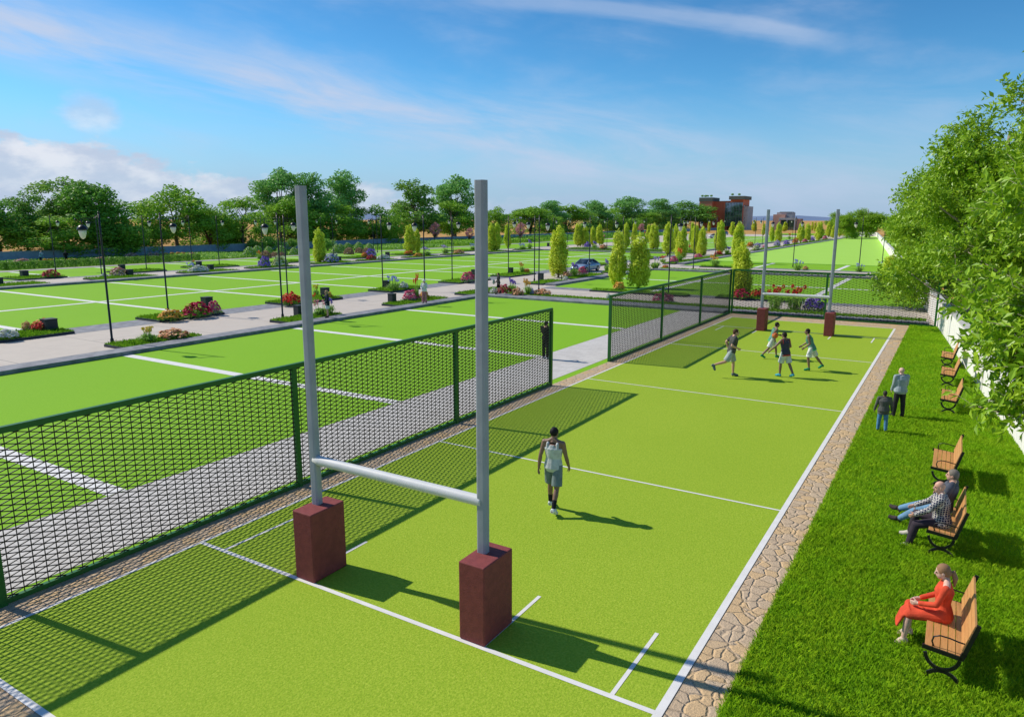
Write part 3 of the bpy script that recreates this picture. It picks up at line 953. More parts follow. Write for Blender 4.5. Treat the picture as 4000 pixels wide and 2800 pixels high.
# ------------------------------------------------------------------ street lamps
def make_lamp():
    r = empty('street_lamp')
    tag(r, 'x', 'street lamp', 'black street lamps along the paths')
    MB().loft([(0, 0, 0), (0, 0, .30), (0, 0, .34), (0, 0, 5.2), (0, 0, 6.2)], [.085, .08, .052, .045, .038], 10).build('pole', M['black'], r)
    MB().ball((0, 0, 6.24), .055, 8, 6).tube((0, 0, 6.28), (0, 0, 6.36), .02, .004, 6).build('finial', M['black'], r)
    mb = MB()
    mb.bar((0, 0, 5.98), (.78, 0, 5.98), .03, .03)
    mb.bar((0, 0, 5.80), (.60, 0, 5.80), .025, .025)
    pts = [(.04, 0, 6.12), (.12, 0, 6.02), (.22, 0, 5.985)]
    mb.loft(pts, [.014] * 3, 6)
    mb.bar((.60, 0, 5.80), (.60, 0, 5.98), .025, .025)
    mb.tube((.72, 0, 5.98), (.72, 0, 5.64), .02, .02, 6)
    mb.build('bracket', M['black'], r)
    MB().loft([(.72, 0, 5.68), (.72, 0, 5.64), (.72, 0, 5.57), (.72, 0, 5.48), (.72, 0, 5.455)], [.06, .13, .20, .225, .225], 12).build('lamp_cap', M['black'], r)
    MB().loft([(.72, 0, 5.455), (.72, 0, 5.34), (.72, 0, 5.20), (.72, 0, 5.09), (.72, 0, 5.04)], [.165, .16, .13, .085, .03], 12).build('lamp_shade', M['lampglass'], r)
    return r


# ordinal labels -------------------------------------------------------------
ORD = ['first', 'second', 'third', 'fourth', 'fifth', 'sixth', 'seventh', 'eighth', 'ninth', 'tenth', 'eleventh', 'twelfth', 'thirteenth', 'fourteenth', 'fifteenth', 'sixteenth', 'seventeenth', 'eighteenth', 'nineteenth', 'twentieth']


def screen_x(x, y):
    dx, dy = x - 11.59, y
    return math.atan2(dx, dy)


def row_of(x, y):
    if x < -85:
        return 'by the garden wall'
    if x < -80.5:
        return 'in the hedge garden'
    if x < -64.9:
        return 'far side of second path'
    if x < -56:
        return 'near side of second path'
    if x < -26.4:
        return 'far side of middle path'
    if x < -19.5:
        return 'near side of middle path'
    if y < 54:
        return 'on the cross path left of the court'
    if y < 70:
        return 'across the first cross path'
    return 'by the farther cross path'


def ordinal_labels(items, phrase):
    """items: list of (object, x, y, what). Gives labels that count from left to right within each row."""
    rows = {}
    for o, x, y, what in items:
        rows.setdefault((what, row_of(x, y)), []).append((screen_x(x, y), o))
    for (what, row), lst in rows.items():
        lst.sort(key=lambda t: t[0])
        for i, (_, o) in enumerate(lst):
            if len(lst) == 1:
                o['label'] = phrase.format(o='the only', w=what, r=row).replace(' from left', '').replace('the only', 'single')
            else:
                o['label'] = phrase.format(o=ORD[i] if i < 20 else str(i + 1) + 'th', w=what, r=row).strip()


lamp0 = make_lamp()
lst = []
for i, (x, y, side) in enumerate(L):
    o = lamp0 if i == 0 else copy_tree(lamp0)
    o.location = (x, y, 0)
    o.rotation_euler = (0, 0, (0.0 if side == 'R' else math.pi) + (R(12) if x > -19.5 else R(62)))
    what = 'black lamp with ' + ('right' if side == 'R' else 'left') + '-hand lantern'
    lst.append((o, x, y, what))
ordinal_labels(lst, '{o} {w} from left, {r}')

# charcoal boxes on the beds
def make_box():
    mb = MB().box(-.26, .26, -.26, .26, 0, .60)
    r = empty('planter_box')
    tag(r, 'x', 'bollard box', 'charcoal boxes on the planting beds')
    o = mb.build('shell', M['bollard'], r)
    bv = o.modifiers.new('bevel', 'BEVEL')
    bv.width = .012
    MB().box(-.275, .275, -.275, .275, .602, .63).build('lid', M['bollard'], r)
    return r


box0 = make_box()
lst = []
for i, (x, y, w, h) in enumerate(B):
    o = box0 if i == 0 else copy_tree(box0)
    o.location = (x, y, 0.0)
    s = max(.85, min(1.15, (w / .57)))
    o.scale = (s, s, 1.22)
    lst.append((o, x, y, 'square charcoal box'))
ordinal_labels(lst, '{o} {w} from left, {r}')

# ------------------------------------------------------------------ planting beds with grass tops
def bed(x0, x1, y0, y1):
    mb = MB().box(x0, x1, y0, y1, -.02, .13)
    o = mb.build('bed_kerb', M['darkkerb'])
    tag(o, kind='structure')
    BEDS.append((x0, x1, y0, y1))
    return o


BEDS = []
for y0, y1 in ((14.8, 19.6), (24.4, 28.8), (34.0, 39.2), (44.6, 49.2), (54.2, 59.6), (63.2, 68.6), (82, 88.5), (103, 109), (125, 131)):
    bed(-30.2, -28.0 + .3, y0, y1)
for y0, y1 in ((18.2, 22.3), (27.9, 32.2), (37.6, 43.2), (46.2, 52.0), (57.4, 62), (64.4, 71.5), (74, 81), (93.6, 104), (106, 118), (122, 136), (142, 166), (172, 236)):
    bed(-22.4, -20.7, y0, y1)
for y0, y1 in ((34, 38.6), (44.5, 49.6), (53.6, 59.5), (66, 71), (80, 85), (92, 97), (108, 113)):
    bed(-69.4, -65.9, y0, y1)
for y0, y1 in ((28.5, 33.5), (38, 44), (48, 53.8), (57, 62.5), (67, 73.5), (76, 81.5), (86, 92), (96, 100), (109, 114), (119, 124)):
    bed(-61.9, -58.3, y0, y1)
bed(-18.6, 10.4, 48.0, 49.0)
bed(-14.5, -6.2, 54.6, 55.8)
bed(-16.2, -11.5, 90.2, 91.3)
bed(-19.0, 3.6, 82.9, 84.0)
bed(-4.0, 1.5, 55.0, 56.4)
bed(-56, -34, 124, 126)
bed(-56, -31, 131, 134)


def blades(name, regions, dens, h, w, mat, z=0.0, seed=1, falloff=None):
    """one sheet of separate grass blades"""
    rng = np.random.default_rng(seed)
    A = []
    for (x0, x1, y0, y1, hh) in regions:
        n = int((x1 - x0) * (y1 - y0) * dens)
        A.append(np.stack([rng.uniform(x0, x1, n), rng.uniform(y0, y1, n), np.full(n, hh)], 1))
    Pn = np.concatenate(A)
    n = len(Pn)
    a = rng.uniform(0, 2 * np.pi, n)
    side = np.stack([np.cos(a), np.sin(a), np.zeros(n)], 1)
    lean = np.stack([np.cos(a + 1.57), np.sin(a + 1.57), np.zeros(n)], 1) * rng.uniform(0.1, 0.9, n)[:, None]
    H_ = (h * rng.uniform(.5, 1.25, n))[:, None]
    b = Pn
    up = np.array([[0, 0, 1.0]])
    m = b + up * H_ * .6 + lean * H_ * .25
    t = b + up * H_ * .95 + lean * H_ * .8
    ww = (w * rng.uniform(.7, 1.3, n))[:, None]
    V = np.stack([b - side * ww, b + side * ww, m + side * ww * .7, t], 1)
    V2 = np.stack([b - side * ww, m + side * ww * .7, t, m - side * ww * .7], 1)
    VV = np.stack([b - side * ww, b + side * ww, m + side * ww * .6, t, m - side * ww * .6], 1)
    o = mesh_np(name, VV.reshape(-1, 3), 5, mat)
    tag(o, kind='stuff')
    return o


M['blade'] = leafmat('grass_blade', (0.26, 0.50, 0.012), (0.46, 0.68, 0.030), (0.30, 0.56, 0.016), trans=0.45, rough=0.6, spec=0.12)
M['bedgrass'] = leafmat('bed_grass', (0.15, 0.36, 0.014), (0.28, 0.50, 0.03), trans=0.3, rough=0.6, spec=0.1)
reg = []
for y0 in np.arange(7.0, 47.0, 1.0):
    reg.append((9.64, wallx(y0) - .16, y0, y0 + 1.0, 0.0))
near = [r_ for r_ in reg if r_[2] < 15]
mid = [r_ for r_ in reg if 15 <= r_[2] < 26]
far_ = [r_ for r_ in reg if r_[2] >= 26]
g = blades('grass', near, 2600, .085, .0045, M['blade'], seed=1)
tag(g, 'bright green long grass around the nearest benches', 'grass')
g = blades('grass', mid, 1500, .08, .006, M['blade'], seed=2)
tag(g, 'green grass under the standing man and boy', 'grass')
g = blades('grass', far_, 750, .075, .009, M['blade'], seed=3)
tag(g, 'green grass beside the far benches', 'grass')
bl = []
for (x0, x1, y0, y1) in BEDS:
    bl.append((x0 + .06, x1 - .06, y0 + .06, y1 - .06, .13))
g = blades('bed_grass', bl, 110, .16, .022, M['bedgrass'], seed=4)
tag(g, 'dark green grass filling the raised planting beds', 'grass')
g = blades('bed_grass', [(a, b_, c, d, .131) for (a, b_, c, d) in BEDS if c < 50 and a > -31], 330, .10, .016, M['bedgrass'], seed=5)
tag(g, 'dense short grass on the nearer planting beds', 'grass')
for (x0, x1, y0, y1) in BEDS:
    sheet('bed_soil', M['grassbase'], x0 + .05, x1 - .05, y0 + .05, y1 - .05, .134)
# ------------------------------------------------------------------ foliage
LEAF = {
    'dark': leafmat('leaf_dark', (0.10, 0.29, 0.03), (0.22, 0.44, 0.055), (0.15, 0.35, 0.045)),
    'mid': leafmat('leaf_mid', (0.19, 0.41, 0.03), (0.34, 0.55, 0.055), (0.25, 0.47, 0.045)),
    'light': leafmat('leaf_light', (0.14, 0.33, 0.05), (0.27, 0.46, 0.08), (0.19, 0.38, 0.06)),
    'blue': leafmat('leaf_bluegreen', (0.14, 0.38, 0.08), (0.28, 0.53, 0.13), (0.19, 0.44, 0.10)),
    'near': leafmat('leaf_near', (0.170, 0.360, 0.010), (0.44, 0.62, 0.030), (0.25, 0.43, 0.018), trans=0.30, rough=0.42, spec=0.35),
    'cyp': leafmat('leaf_cypress', (0.50, 0.62, 0.035), (0.80, 0.84, 0.080), (0.62, 0.74, 0.055), trans=0.25),
    'box': leafmat('leaf_box', (0.11, 0.28, 0.025), (0.20, 0.38, 0.04)),
    'cover': leafmat('leaf_cover', (0.20, 0.42, 0.05), (0.33, 0.54, 0.10)),
}


def dirs(rng, n):
    v = rng.normal(size=(n, 3))
    return v / np.linalg.norm(v, axis=1, keepdims=True)


def leaf_quads(rng, P, Nrm, size, aspect=0.6, jitter=0.8, updir=None):
    """diamond shaped leaves at P, roughly facing Nrm"""
    n = len(P)
    nn = Nrm + rng.normal(size=(n, 3)) * jitter
    nn /= np.linalg.norm(nn, axis=1, keepdims=True)
    t = rng.normal(size=(n, 3)) if updir is None else updir + rng.normal(size=(n, 3)) * 0.35
    t -= nn * (t * nn).sum(1, keepdims=True)
    t /= np.linalg.norm(t, axis=1, keepdims=True) + 1e-9
    b = np.cross(nn, t)
    s = (size * rng.uniform(.6, 1.35, n))[:, None]
    V = np.stack([P - t * s, P + b * s * aspect - t * s * .1, P + t * s, P - b * s * aspect - t * s * .1], 1)
    return V.reshape(-1, 3)


def lobes_leaves(rng, lobes, n, size, aspect=.6, shell=(.55, 1.03), jitter=.8):
    lob = np.array(lobes)
    area = (lob[:, 3] * lob[:, 5]) ** 1.0
    pick = rng.choice(len(lob), n, p=area / area.sum())
    d = dirs(rng, n)
    rr = rng.uniform(shell[0], shell[1], n) ** 0.6
    P = lob[pick, :3] + d * lob[pick, 3:6] * rr[:, None]
    # ragged edges
    P += rng.normal(size=P.shape) * size * .8
    return leaf_quads(rng, P, d, size, aspect, jitter)


def limb(mb, p0, p1, r0, r1, rnd, bend=.08, n=6):
    p0, p1 = Vector(p0), Vector(p1)
    L_ = (p1 - p0).length
    m = (p0 + p1) / 2 + Vector((rnd.uniform(-1, 1), rnd.uniform(-1, 1), rnd.uniform(-.2, .6))) * L_ * bend
    mb.loft([p0, m, p1], [r0, (r0 + r1) / 2, r1], n)


def tree_proto(style, seed):
    """height 10 m, half width 4 m; scaled per tree"""
    rng = np.random.default_rng(seed)
    rnd = random.Random(seed)
    lobes = []
    spec = {
        # (lobe count, z range, radius range, spread, leaves, size, material, trunk top)
        'd': (30, (2.0, 8.6), (.9, 1.7), 1.0, 9000, .17, 'dark'),
        'b': (28, (.9, 8.3), (.9, 1.7), 1.0, 9500, .16, 'mid'),
        'o': (28, (2.4, 8.7), (.85, 1.5), 1.0, 7800, .16, 'mid'),
        't': (42, (1.4, 9.1), (.6, 1.3), 1.0, 9500, .14, 'blue'),
        'l': (40, (2.0, 9.0), (.5, 1.05), 1.0, 6500, .15, 'light'),
        'r': (30, (2.0, 8.4), (1.0, 1.7), 1.0, 9500, .15, 'dark'),
    }[style]
    n, zr, rr, sp, nl, sz, mat = spec
    for i in range(n):
        z = rnd.uniform(*zr)
        tz = (z - zr[0]) / (zr[1] - zr[0])
        if style in 'tl':
            w = 3.1 * (1 - .35 * tz) * (.72 + .28 * math.sin(tz * 9 + seed))
        elif style == 'b':
            w = 3.0 * math.sqrt(max(0.05, 1 - (tz * 1.0 - .25) ** 2 * 1.35))
        else:
            w = 3.1 * math.sqrt(max(0.06, 1 - (tz * 1.5 - .55) ** 2))
        a = rnd.uniform(0, 2 * math.pi)
        q = w * math.sqrt(rnd.uniform(.12, 1))
        r = rnd.uniform(*rr)
        lobes.append((q * math.cos(a), q * math.sin(a), z, r, r, r * rnd.uniform(.6, .9)))
    lobes.append((rnd.uniform(-.5, .5), rnd.uniform(-.5, .5), zr[1] + .4, rr[0], rr[0], rr[0] * 1.0))
    V = lobes_leaves(rng, lobes, nl, sz)
    root = empty('tree')
    o = mesh_np('crown', V, 4, LEAF[mat], root)
    mb = MB()
    tt = zr[0] + 1.0
    mb.loft([(0, 0, -.1), (.05, 0, .5), (.0, .06, tt * .6), (.08, .0, tt + .8)], [.26, .19, .16, .11], 8)
    for lb in lobes[::2]:
        z0 = min(lb[2] * .75, tt + rnd.uniform(-.6, .6))
        limb(mb, (0, 0, z0), lb[:3], .085, .02, rnd, n=5)
    mb.build('trunk', M['bark'], root)
    return root


TP = {}
TSEED = {'d': (1, 2), 'b': (3, 4, 5), 'o': (6, 7), 't': (8, 9, 10), 'l': (11, 12), 'r': (13,)}
TLAB = {
    'd': ('dark_tree', 'dense dark green tree'),
    'b': ('bushy_tree', 'bushy mid-green tree'),
    'o': ('broadleaf_tree', 'rounded tree showing its trunk'),
    't': ('tall_tree', 'tall bluish uneven-topped tree'),
    'l': ('loose_tree', 'loose light green tree'),
    'r': ('round_tree', 'large rounded dark tree left of the red brick building'),
}
lst = []
cnt = {}
for i, (x, y, h, hw, kind) in enumerate(T):
    c = cnt.get(kind, 0)
    cnt[kind] = c + 1
    sd = TSEED[kind][c % len(TSEED[kind])]
    if (kind, sd) not in TP:
        TP[(kind, sd)] = tree_proto(kind, sd)
        o = TP[(kind, sd)]
    else:
        o = copy_tree(TP[(kind, sd)])
    o.name = TLAB[kind][0]
    o.location = (x, y, -.05)
    s = hw * 1.62 / 3.6
    o.scale = (s, s, h / 9.6)
    o.rotation_euler = (0, 0, (i * 2.4) % 6.28)
    tag(o, TLAB[kind][1], 'tree', 'trees behind the garden wall')
    lst.append((o, x, y, TLAB[kind][1]))
ordinal_labels(lst, '{o} {w} from left, behind garden wall')
for o, x, y, what in lst:
    if what.startswith('large'):
        o['label'] = 'large rounded dark tree just left of the red brick building'

# ------------------------------------------------------------------ yellow-green cypresses
def cypress_proto(seed, nl=9000, sz=.088):
    rng = np.random.default_rng(seed)
    rnd = random.Random(seed)
    Pl, Nl, Ul = [], [], []
    spires = []
    for i in range(46):
        t = rnd.random() ** .8
        z0 = .25 + 3.9 * t
        env = 1.0 * (max(0.0, 1 - (z0 / 5.3)) ** .55) * min(1, .55 + z0 * .5)
        a = rnd.uniform(0, 6.283)
        q = env * rnd.uniform(.45, .80)
        rr = rnd.uniform(.16, .27) * (1.15 - .4 * t)
        hh = rnd.uniform(.45, .85) * (1.1 - .4 * t)
        spires.append((q * math.cos(a), q * math.sin(a), z0 + .3, rr, hh))
    spires += [(0, 0, 2.2, .62, 1.9), (0, 0, 4.1, .24, 1.05), (0.04, 0, 1.6, .75, 1.2)]
    sp = np.array(spires)
    area = sp[:, 3] * sp[:, 4]
    pk = rng.choice(len(sp), nl, p=area / area.sum())
    d = dirs(rng, nl)
    rr = rng.uniform(.75, 1.08, nl)[:, None]
    P = sp[pk, :3] + d * np.stack([sp[pk, 3], sp[pk, 3], sp[pk, 4]], 1) * rr
    P += rng.normal(size=P.shape) * .045
    ok = P[:, 2] > .12
    P, d = P[ok], d[ok]
    up = np.stack([d[:, 0] * .5, d[:, 1] * .5, np.ones(len(d))], 1)
    V = leaf_quads(rng, P, d, sz, .45, .55, up)
    root = empty('cypress')
    mesh_np('crown', V, 4, LEAF['cyp'], root)
    mb = MB()
    mb.loft([(0, 0, -.02), (0, 0, .4), (.02, 0, 1.4)], [.09, .07, .05], 6)
    for k in range(6):
        a = k * 1.05
        mb.tube((0, 0, .12), (.35 * math.cos(a), .35 * math.sin(a), .75), .025, .012, 5)
    mb.build('trunk', M['bark'], root)
    return root


CP = [cypress_proto(21), cypress_proto(22), cypress_proto(23)]
used = set()
lst = []
for i, (x, y, w, h) in enumerate(C):
    k = i % 3
    if k not in used:
        o = CP[k]
        used.add(k)
    else:
        o = copy_tree(CP[k])
    o.location = (x, y, 0)
    s = w / 1.62
    o.scale = (s, s, h / 5.15)
    o.rotation_euler = (0, 0, (i * 1.7) % 6.28)
    tag(o, 'x', 'conifer', 'yellow-green columnar conifers along the paths')
    what = 'broad yellow-green columnar conifer' if w > 2.0 else 'slim yellow-green columnar conifer'
    lst.append((o, x, y, what))
ordinal_labels(lst, '{o} {w} from left, {r}')

# ------------------------------------------------------------------ clipped hedge blocks and round bushes
def hedge_proto():
    rng = np.random.default_rng(31)
    n = 1300
    f = rng.integers(0, 5, n)
    u, v = rng.uniform(-.5, .5, n), rng.uniform(-.5, .5, n)
    P = np.zeros((n, 3))
    N_ = np.zeros((n, 3))
    for i in range(5):
        m_ = f == i
        if i == 4:
            P[m_] = np.stack([u[m_], v[m_], np.full(m_.sum(), 1.0)], 1)
            N_[m_] = (0, 0, 1)
        else:
            ax, sg = i // 2, (i % 2) * 2 - 1
            q = np.zeros((m_.sum(), 3))
            q[:, ax] = sg * .5
            q[:, 1 - ax] = u[m_]
            q[:, 2] = v[m_] + .5
            P[m_] = q
            nn = [0, 0, 0]
            nn[ax] = sg
            N_[m_] = nn
    P[:, :2] *= 1 - .12 * (P[:, 2:3] > .9)
    P += rng.normal(size=P.shape) * .03
    V = leaf_quads(rng, P, N_, .06, .6, .7)
    o = mesh_np('box_hedge', V, 4, LEAF['box'])
    return o


h0 = hedge_proto()
lst = []
for i, (x, y, w, h) in enumerate(H):
    o = h0 if i == 0 else h0.copy()
    if i:
        COL.objects.link(o)
    o.location = (x, y, 0)
    o.scale = (1.0, w * .74, .85)
    tag(o, 'x', 'hedge', 'clipped hedge blocks in a row')
    lst.append((o, x, y, 'clipped green hedge block'))
ordinal_labels(lst, '{o} {w} from left in the row before the garden wall')

FM = {}
FCOL = {
    'crimson': ((0.50, 0.012, 0.055), (0.68, 0.05, 0.13)), 'blush': ((0.72, 0.38, 0.33), (0.78, 0.56, 0.48)),
    'white': ((0.78, 0.78, 0.74), (0.66, 0.70, 0.62)), 'sky': ((0.30, 0.36, 0.74), (0.52, 0.58, 0.84)),
    'orange': ((0.80, 0.20, 0.03), (0.80, 0.32, 0.07)), 'amber': ((0.80, 0.42, 0.04), (0.80, 0.52, 0.14)),
    'rose': ((0.72, 0.07, 0.20), (0.78, 0.22, 0.33)), 'scarlet': ((0.72, 0.03, 0.02), (0.78, 0.10, 0.06)),
    'peach': ((0.80, 0.36, 0.16), (0.80, 0.50, 0.28)), 'yellow': ((0.80, 0.58, 0.03), (0.80, 0.66, 0.14)),
    'violet': ((0.26, 0.13, 0.62), (0.42, 0.28, 0.74)), 'cream': ((0.60, 0.66, 0.30), (0.74, 0.74, 0.50)),
    'lilac': ((0.45, 0.36, 0.68), (0.62, 0.55, 0.78)), 'pink': ((0.76, 0.22, 0.32), (0.80, 0.42, 0.46)),
    'magenta': ((0.50, 0.015, 0.14), (0.74, 0.30, 0.42)),
}
CWORD = {'sky': 'pale blue', 'blush': 'pale pink', 'cream': 'creamy green', 'amber': 'golden orange', 'peach': 'apricot'}
LEAF['fl'] = leafmat('flower_foliage', (0.13, 0.32, 0.03), (0.28, 0.48, 0.07))
LEAF['strap'] = leafmat('strap_foliage', (0.16, 0.38, 0.04), (0.38, 0.56, 0.10))
LEAF['silver'] = leafmat('silver_foliage', (0.20, 0.30, 0.20), (0.40, 0.46, 0.36))


def flower_proto(col, style, seed):
    """1 m wide, 1 m tall"""
    rng = np.random.default_rng(seed)
    root = empty('flower_clump')
    if col not in FM:
        FM[col] = leafmat('petal_' + col, FCOL[col][0], FCOL[col][1], trans=.15, rough=.6)
    if style == 'm':
        n = 620
        d = dirs(rng, n)
        d[:, 2] = np.abs(d[:, 2])
        bump = 1 + .16 * np.sin(d[:, 0] * 7 + seed) * np.cos(d[:, 1] * 6)
        P = d * np.array([.5, .5, .82]) * (rng.uniform(.6, 1.0, n) * bump)[:, None]
        V = leaf_quads(rng, P, d, .055, .45, .6)
        lm_ = LEAF['silver'] if col in ('rose', 'magenta') else LEAF['fl']
        mesh_np('foliage', V, 4, lm_, root)
        nb = 170
        d = dirs(rng, nb)
        d[:, 2] = np.abs(d[:, 2]) * .9 + .22
        d /= np.linalg.norm(d, axis=1, keepdims=True)
        bump = 1 + .16 * np.sin(d[:, 0] * 7 + seed) * np.cos(d[:, 1] * 6)
        P = d * np.array([.49, .49, .93]) * bump[:, None]
        Vs = []
        for k in range(3):
            Vs.append(leaf_quads(rng, P + rng.normal(size=P.shape) * .012, d, .066, .9, .5))
        mesh_np('blossoms', np.concatenate(Vs), 4, FM[col], root)
    else:
        # arching straps / broad leaves and stems with heads
        n = 110 if style == 't' else 60
        Vs = []
        wd = .02 if style == 't' else .07
        for i in range(n):
            a = rng.uniform(0, 6.283)
            ln = rng.uniform(.30, .52)
            hgt = rng.uniform(.28, .55)
            b = np.array([rng.normal() * .12, rng.normal() * .12, 0])
            o_ = np.array([math.cos(a), math.sin(a), 0])
            s_ = np.array([-math.sin(a), math.cos(a), 0]) * wd
            p = [b, b + o_ * ln * .45 + np.array([0, 0, hgt * .9]), b + o_ * ln + np.array([0, 0, hgt * rng.uniform(.3, 1)])]
            Vs.append([p[0] - s_ * .5, p[0] + s_ * .5, p[1] + s_, p[1] - s_])
            Vs.append([p[1] - s_, p[1] + s_, p[2] + s_ * .2, p[2] - s_ * .2])
        mesh_np('foliage', np.array(Vs).reshape(-1, 3), 4, LEAF['strap'], root)
        Vb = []
        Sb = []
        for i in range(11 if style == 't' else 6):
            a = rng.uniform(0, 6.283)
            q = rng.uniform(.05, .42)
            tp = np.array([q * math.cos(a), q * math.sin(a), rng.uniform(.66, .98)])
            bs = tp * np.array([.35, .35, 0])
            s_ = np.array([.010, .006, 0])
            Sb.append([bs - s_, bs + s_, tp + s_, tp - s_])
            m_ = 34
            d = dirs(rng, m_)
            Vb.append(leaf_quads(rng, tp + d * np.array([.075, .075, .07]), d, .040, .7, .5))
        mesh_np('stems', np.array(Sb).reshape(-1, 3), 4, LEAF['strap'], root)
        mesh_np('blossoms', np.concatenate(Vb), 4, FM[col], root)
    return root


FP = {}
lst = []
for i, (x, y, w, h, col, st) in enumerate(F):
    key = (col, st)
    if key not in FP:
        o = FP[key] = flower_proto(col, st, 100 + len(FP))
    else:
        o = copy_tree(FP[key])
    z = 0.0
    for (x0, x1, y0, y1) in BEDS:
        if x0 - .2 < x < x1 + .2 and y0 - .2 < y < y1 + .2:
            z = .13
    o.location = (x, y, z)
    w = min(w, 2.4)
    h = max(h * 1.2, .48)
    o.scale = (min(w, 1.4), w, h)
    o.rotation_euler = (0, 0, 0)
    tag(o, 'x', 'flowers', 'flower clumps along the paths')
    word = CWORD.get(col, col)
    what = {'m': 'low mound of %s flowers', 't': 'tall stemmed %s flowers', 'h': 'broad-leaved plant with %s flowers'}[st] % word
    lst.append((o, x, y, what))
ordinal_labels(lst, '{o} {w} from left, {r}')


def bush_proto(kind, seed):
    rng = np.random.default_rng(seed)
    rnd = random.Random(seed)
    root = empty('round_bush')
    if kind == 'w':
        d = dirs(rng, 1400)
        d[:, 2] = np.abs(d[:, 2])
        V = leaf_quads(rng, d * np.array([1, 1, .95]) * rng.uniform(.85, 1.02, (1400, 1)), d, .075, .6, .5)
        mesh_np('foliage', V, 4, LEAF['cover'], root)
        d = dirs(rng, 130)
        d[:, 2] = np.abs(d[:, 2])
        if 'cream' not in FM:
            FM['cream'] = leafmat('petal_cream', *FCOL['cream'])
        mesh_np('blossoms', leaf_quads(rng, d * 1.01 * np.array([1, 1, .96]), d, .07, .9, .3), 4, FM['cream'], root)
    elif kind == 'b':
        d = dirs(rng, 900)
        d[:, 2] = np.abs(d[:, 2])
        V = leaf_quads(rng, d * np.array([1, 1, .6]) * rng.uniform(.8, 1.02, (900, 1)), d, .07, .7, .6)
        mesh_np('foliage', V, 4, leafmat('leaf_russet', (0.30, 0.17, 0.11), (0.44, 0.30, 0.20)), root)
    else:
        lobes = [(rnd.uniform(-.6, .6), rnd.uniform(-.6, .6), rnd.uniform(.5, 1.2), .45, .45, .4) for _ in range(14)]
        mesh_np('foliage', lobes_leaves(rng, lobes, 2000, .08), 4, LEAF['cover'], root)
        mb = MB()
        for lb in lobes[:6]:
            limb(mb, (0, 0, 0), lb[:3], .04, .015, rnd, n=5)
        mb.build('stems', M['bark'], root)
    return root


RB = {}
lst = []
RW = {'w': ('round cream-flowered bush', 'round_bush'), 'b': ('low russet-leaved mound', 'russet_bush'), 'g': ('larger loose light green shrub', 'shrub')}
for i, (x, y, w, h, k) in enumerate(R_ROUND):
    if k not in RB:
        o = RB[k] = bush_proto(k, 61 + len(RB))
    else:
        o = copy_tree(RB[k])
    o.name = RW[k][1]
    o.location = (x, y, 0)
    o.scale = (w / 2, w / 2, h / {'w': 1.0, 'b': .75, 'g': 1.5}[k])
    tag(o, 'x', 'bush', 'bushes in the garden before the wall')
    lst.append((o, x, y, RW[k][0]))
ordinal_labels(lst, '{o} {w} from left, {r}')

# ground cover beds before the wall
def cover(x0, x1, y0, y1, h, n, sz, mat, label, seed):
    rng = np.random.default_rng(seed)
    P = np.stack([rng.uniform(x0, x1, n), rng.uniform(y0, y1, n), h * rng.uniform(.3, 1.0, n)], 1)
    V = leaf_quads(rng, P, np.array([[0, 0, 1.0]]).repeat(n, 0), sz, .7, .6)
    o = mesh_np('ground_cover', V, 4, mat)
    tag(o, label, 'ground cover', kind='stuff')


cover(-99, -81.8, 67, 79, .4, 6000, .16, LEAF['cover'], 'low light green planting beyond the hedge row', 41)
cover(-99, -82.5, 108, 128, .5, 7000, .18, LEAF['cover'], 'pale green ground cover before the garden wall', 42)
cover(-98, -84, 132, 175, .9, 9000, .22, LEAF['mid'], 'dark leafy ground cover before the farther garden wall', 43)
cover(-100, -84.8, 30, 64, .35, 7000, .16, LEAF['box'], 'low green planting behind the hedge row', 44)
cover(-100, -81, 180, 270, 1.0, 9000, .3, LEAF['dark'], 'distant dark planting before the wall', 45)

# ------------------------------------------------------------------ pink blossom trees
M['petalpink'] = leafmat('pink_blossom', (0.62, 0.22, 0.26), (0.74, 0.42, 0.42), trans=.2)


def blossom_proto(seed):
    rng = np.random.default_rng(seed)
    rnd = random.Random(seed)
    lobes = []
    for i in range(22):
        a = rnd.uniform(0, 6.283)
        t = rnd.random()
        q = (.5 + 1.1 * math.sin(t * 3.14)) * rnd.uniform(.3, 1)
        lobes.append((q * math.cos(a), q * math.sin(a), 1.3 + 2.8 * t, .42, .42, .36))
    root = empty('blossom_tree')
    mesh_np('crown', lobes_leaves(rng, lobes, 3600, .075, shell=(.3, 1.05)), 4, M['petalpink'], root)
    mb = MB()
    mb.loft([(0, 0, -.05), (0, 0, 1.2), (.05, 0, 2.0)], [.12, .09, .05], 6)
    for lb in lobes:
        limb(mb, (0, 0, 1.0), lb[:3], .035, .01, rnd, n=5)
    mb.build('trunk', M['bark'], root)
    return root


BP = blossom_proto(71)
lst = []
for i, (x, y, w, h) in enumerate(PT):
    o = BP if i == 0 else copy_tree(BP)
    o.location = (x, y, 0)
    o.scale = (w / 3.4, w / 3.4, h / 4.6)
    tag(o, 'x', 'tree', 'pink blossom trees')
    lst.append((o, x, 0, 'pink blossoming tree'))
lst.sort(key=lambda t: screen_x(t[0].location.x, t[0].location.y))
PTL = ['small pink blossoming tree at the left edge before the garden wall', 'broad pink blossoming tree before the wall, behind the lamp between the two loose trees', 'upright rosy blossoming tree close left of the nearest right-hand goal post', 'round pink blossoming tree just right of that goal post', 'distant rosy blossoming tree among the conifers']
for (o, *_), lb in zip(lst, PTL):
    o['label'] = lb

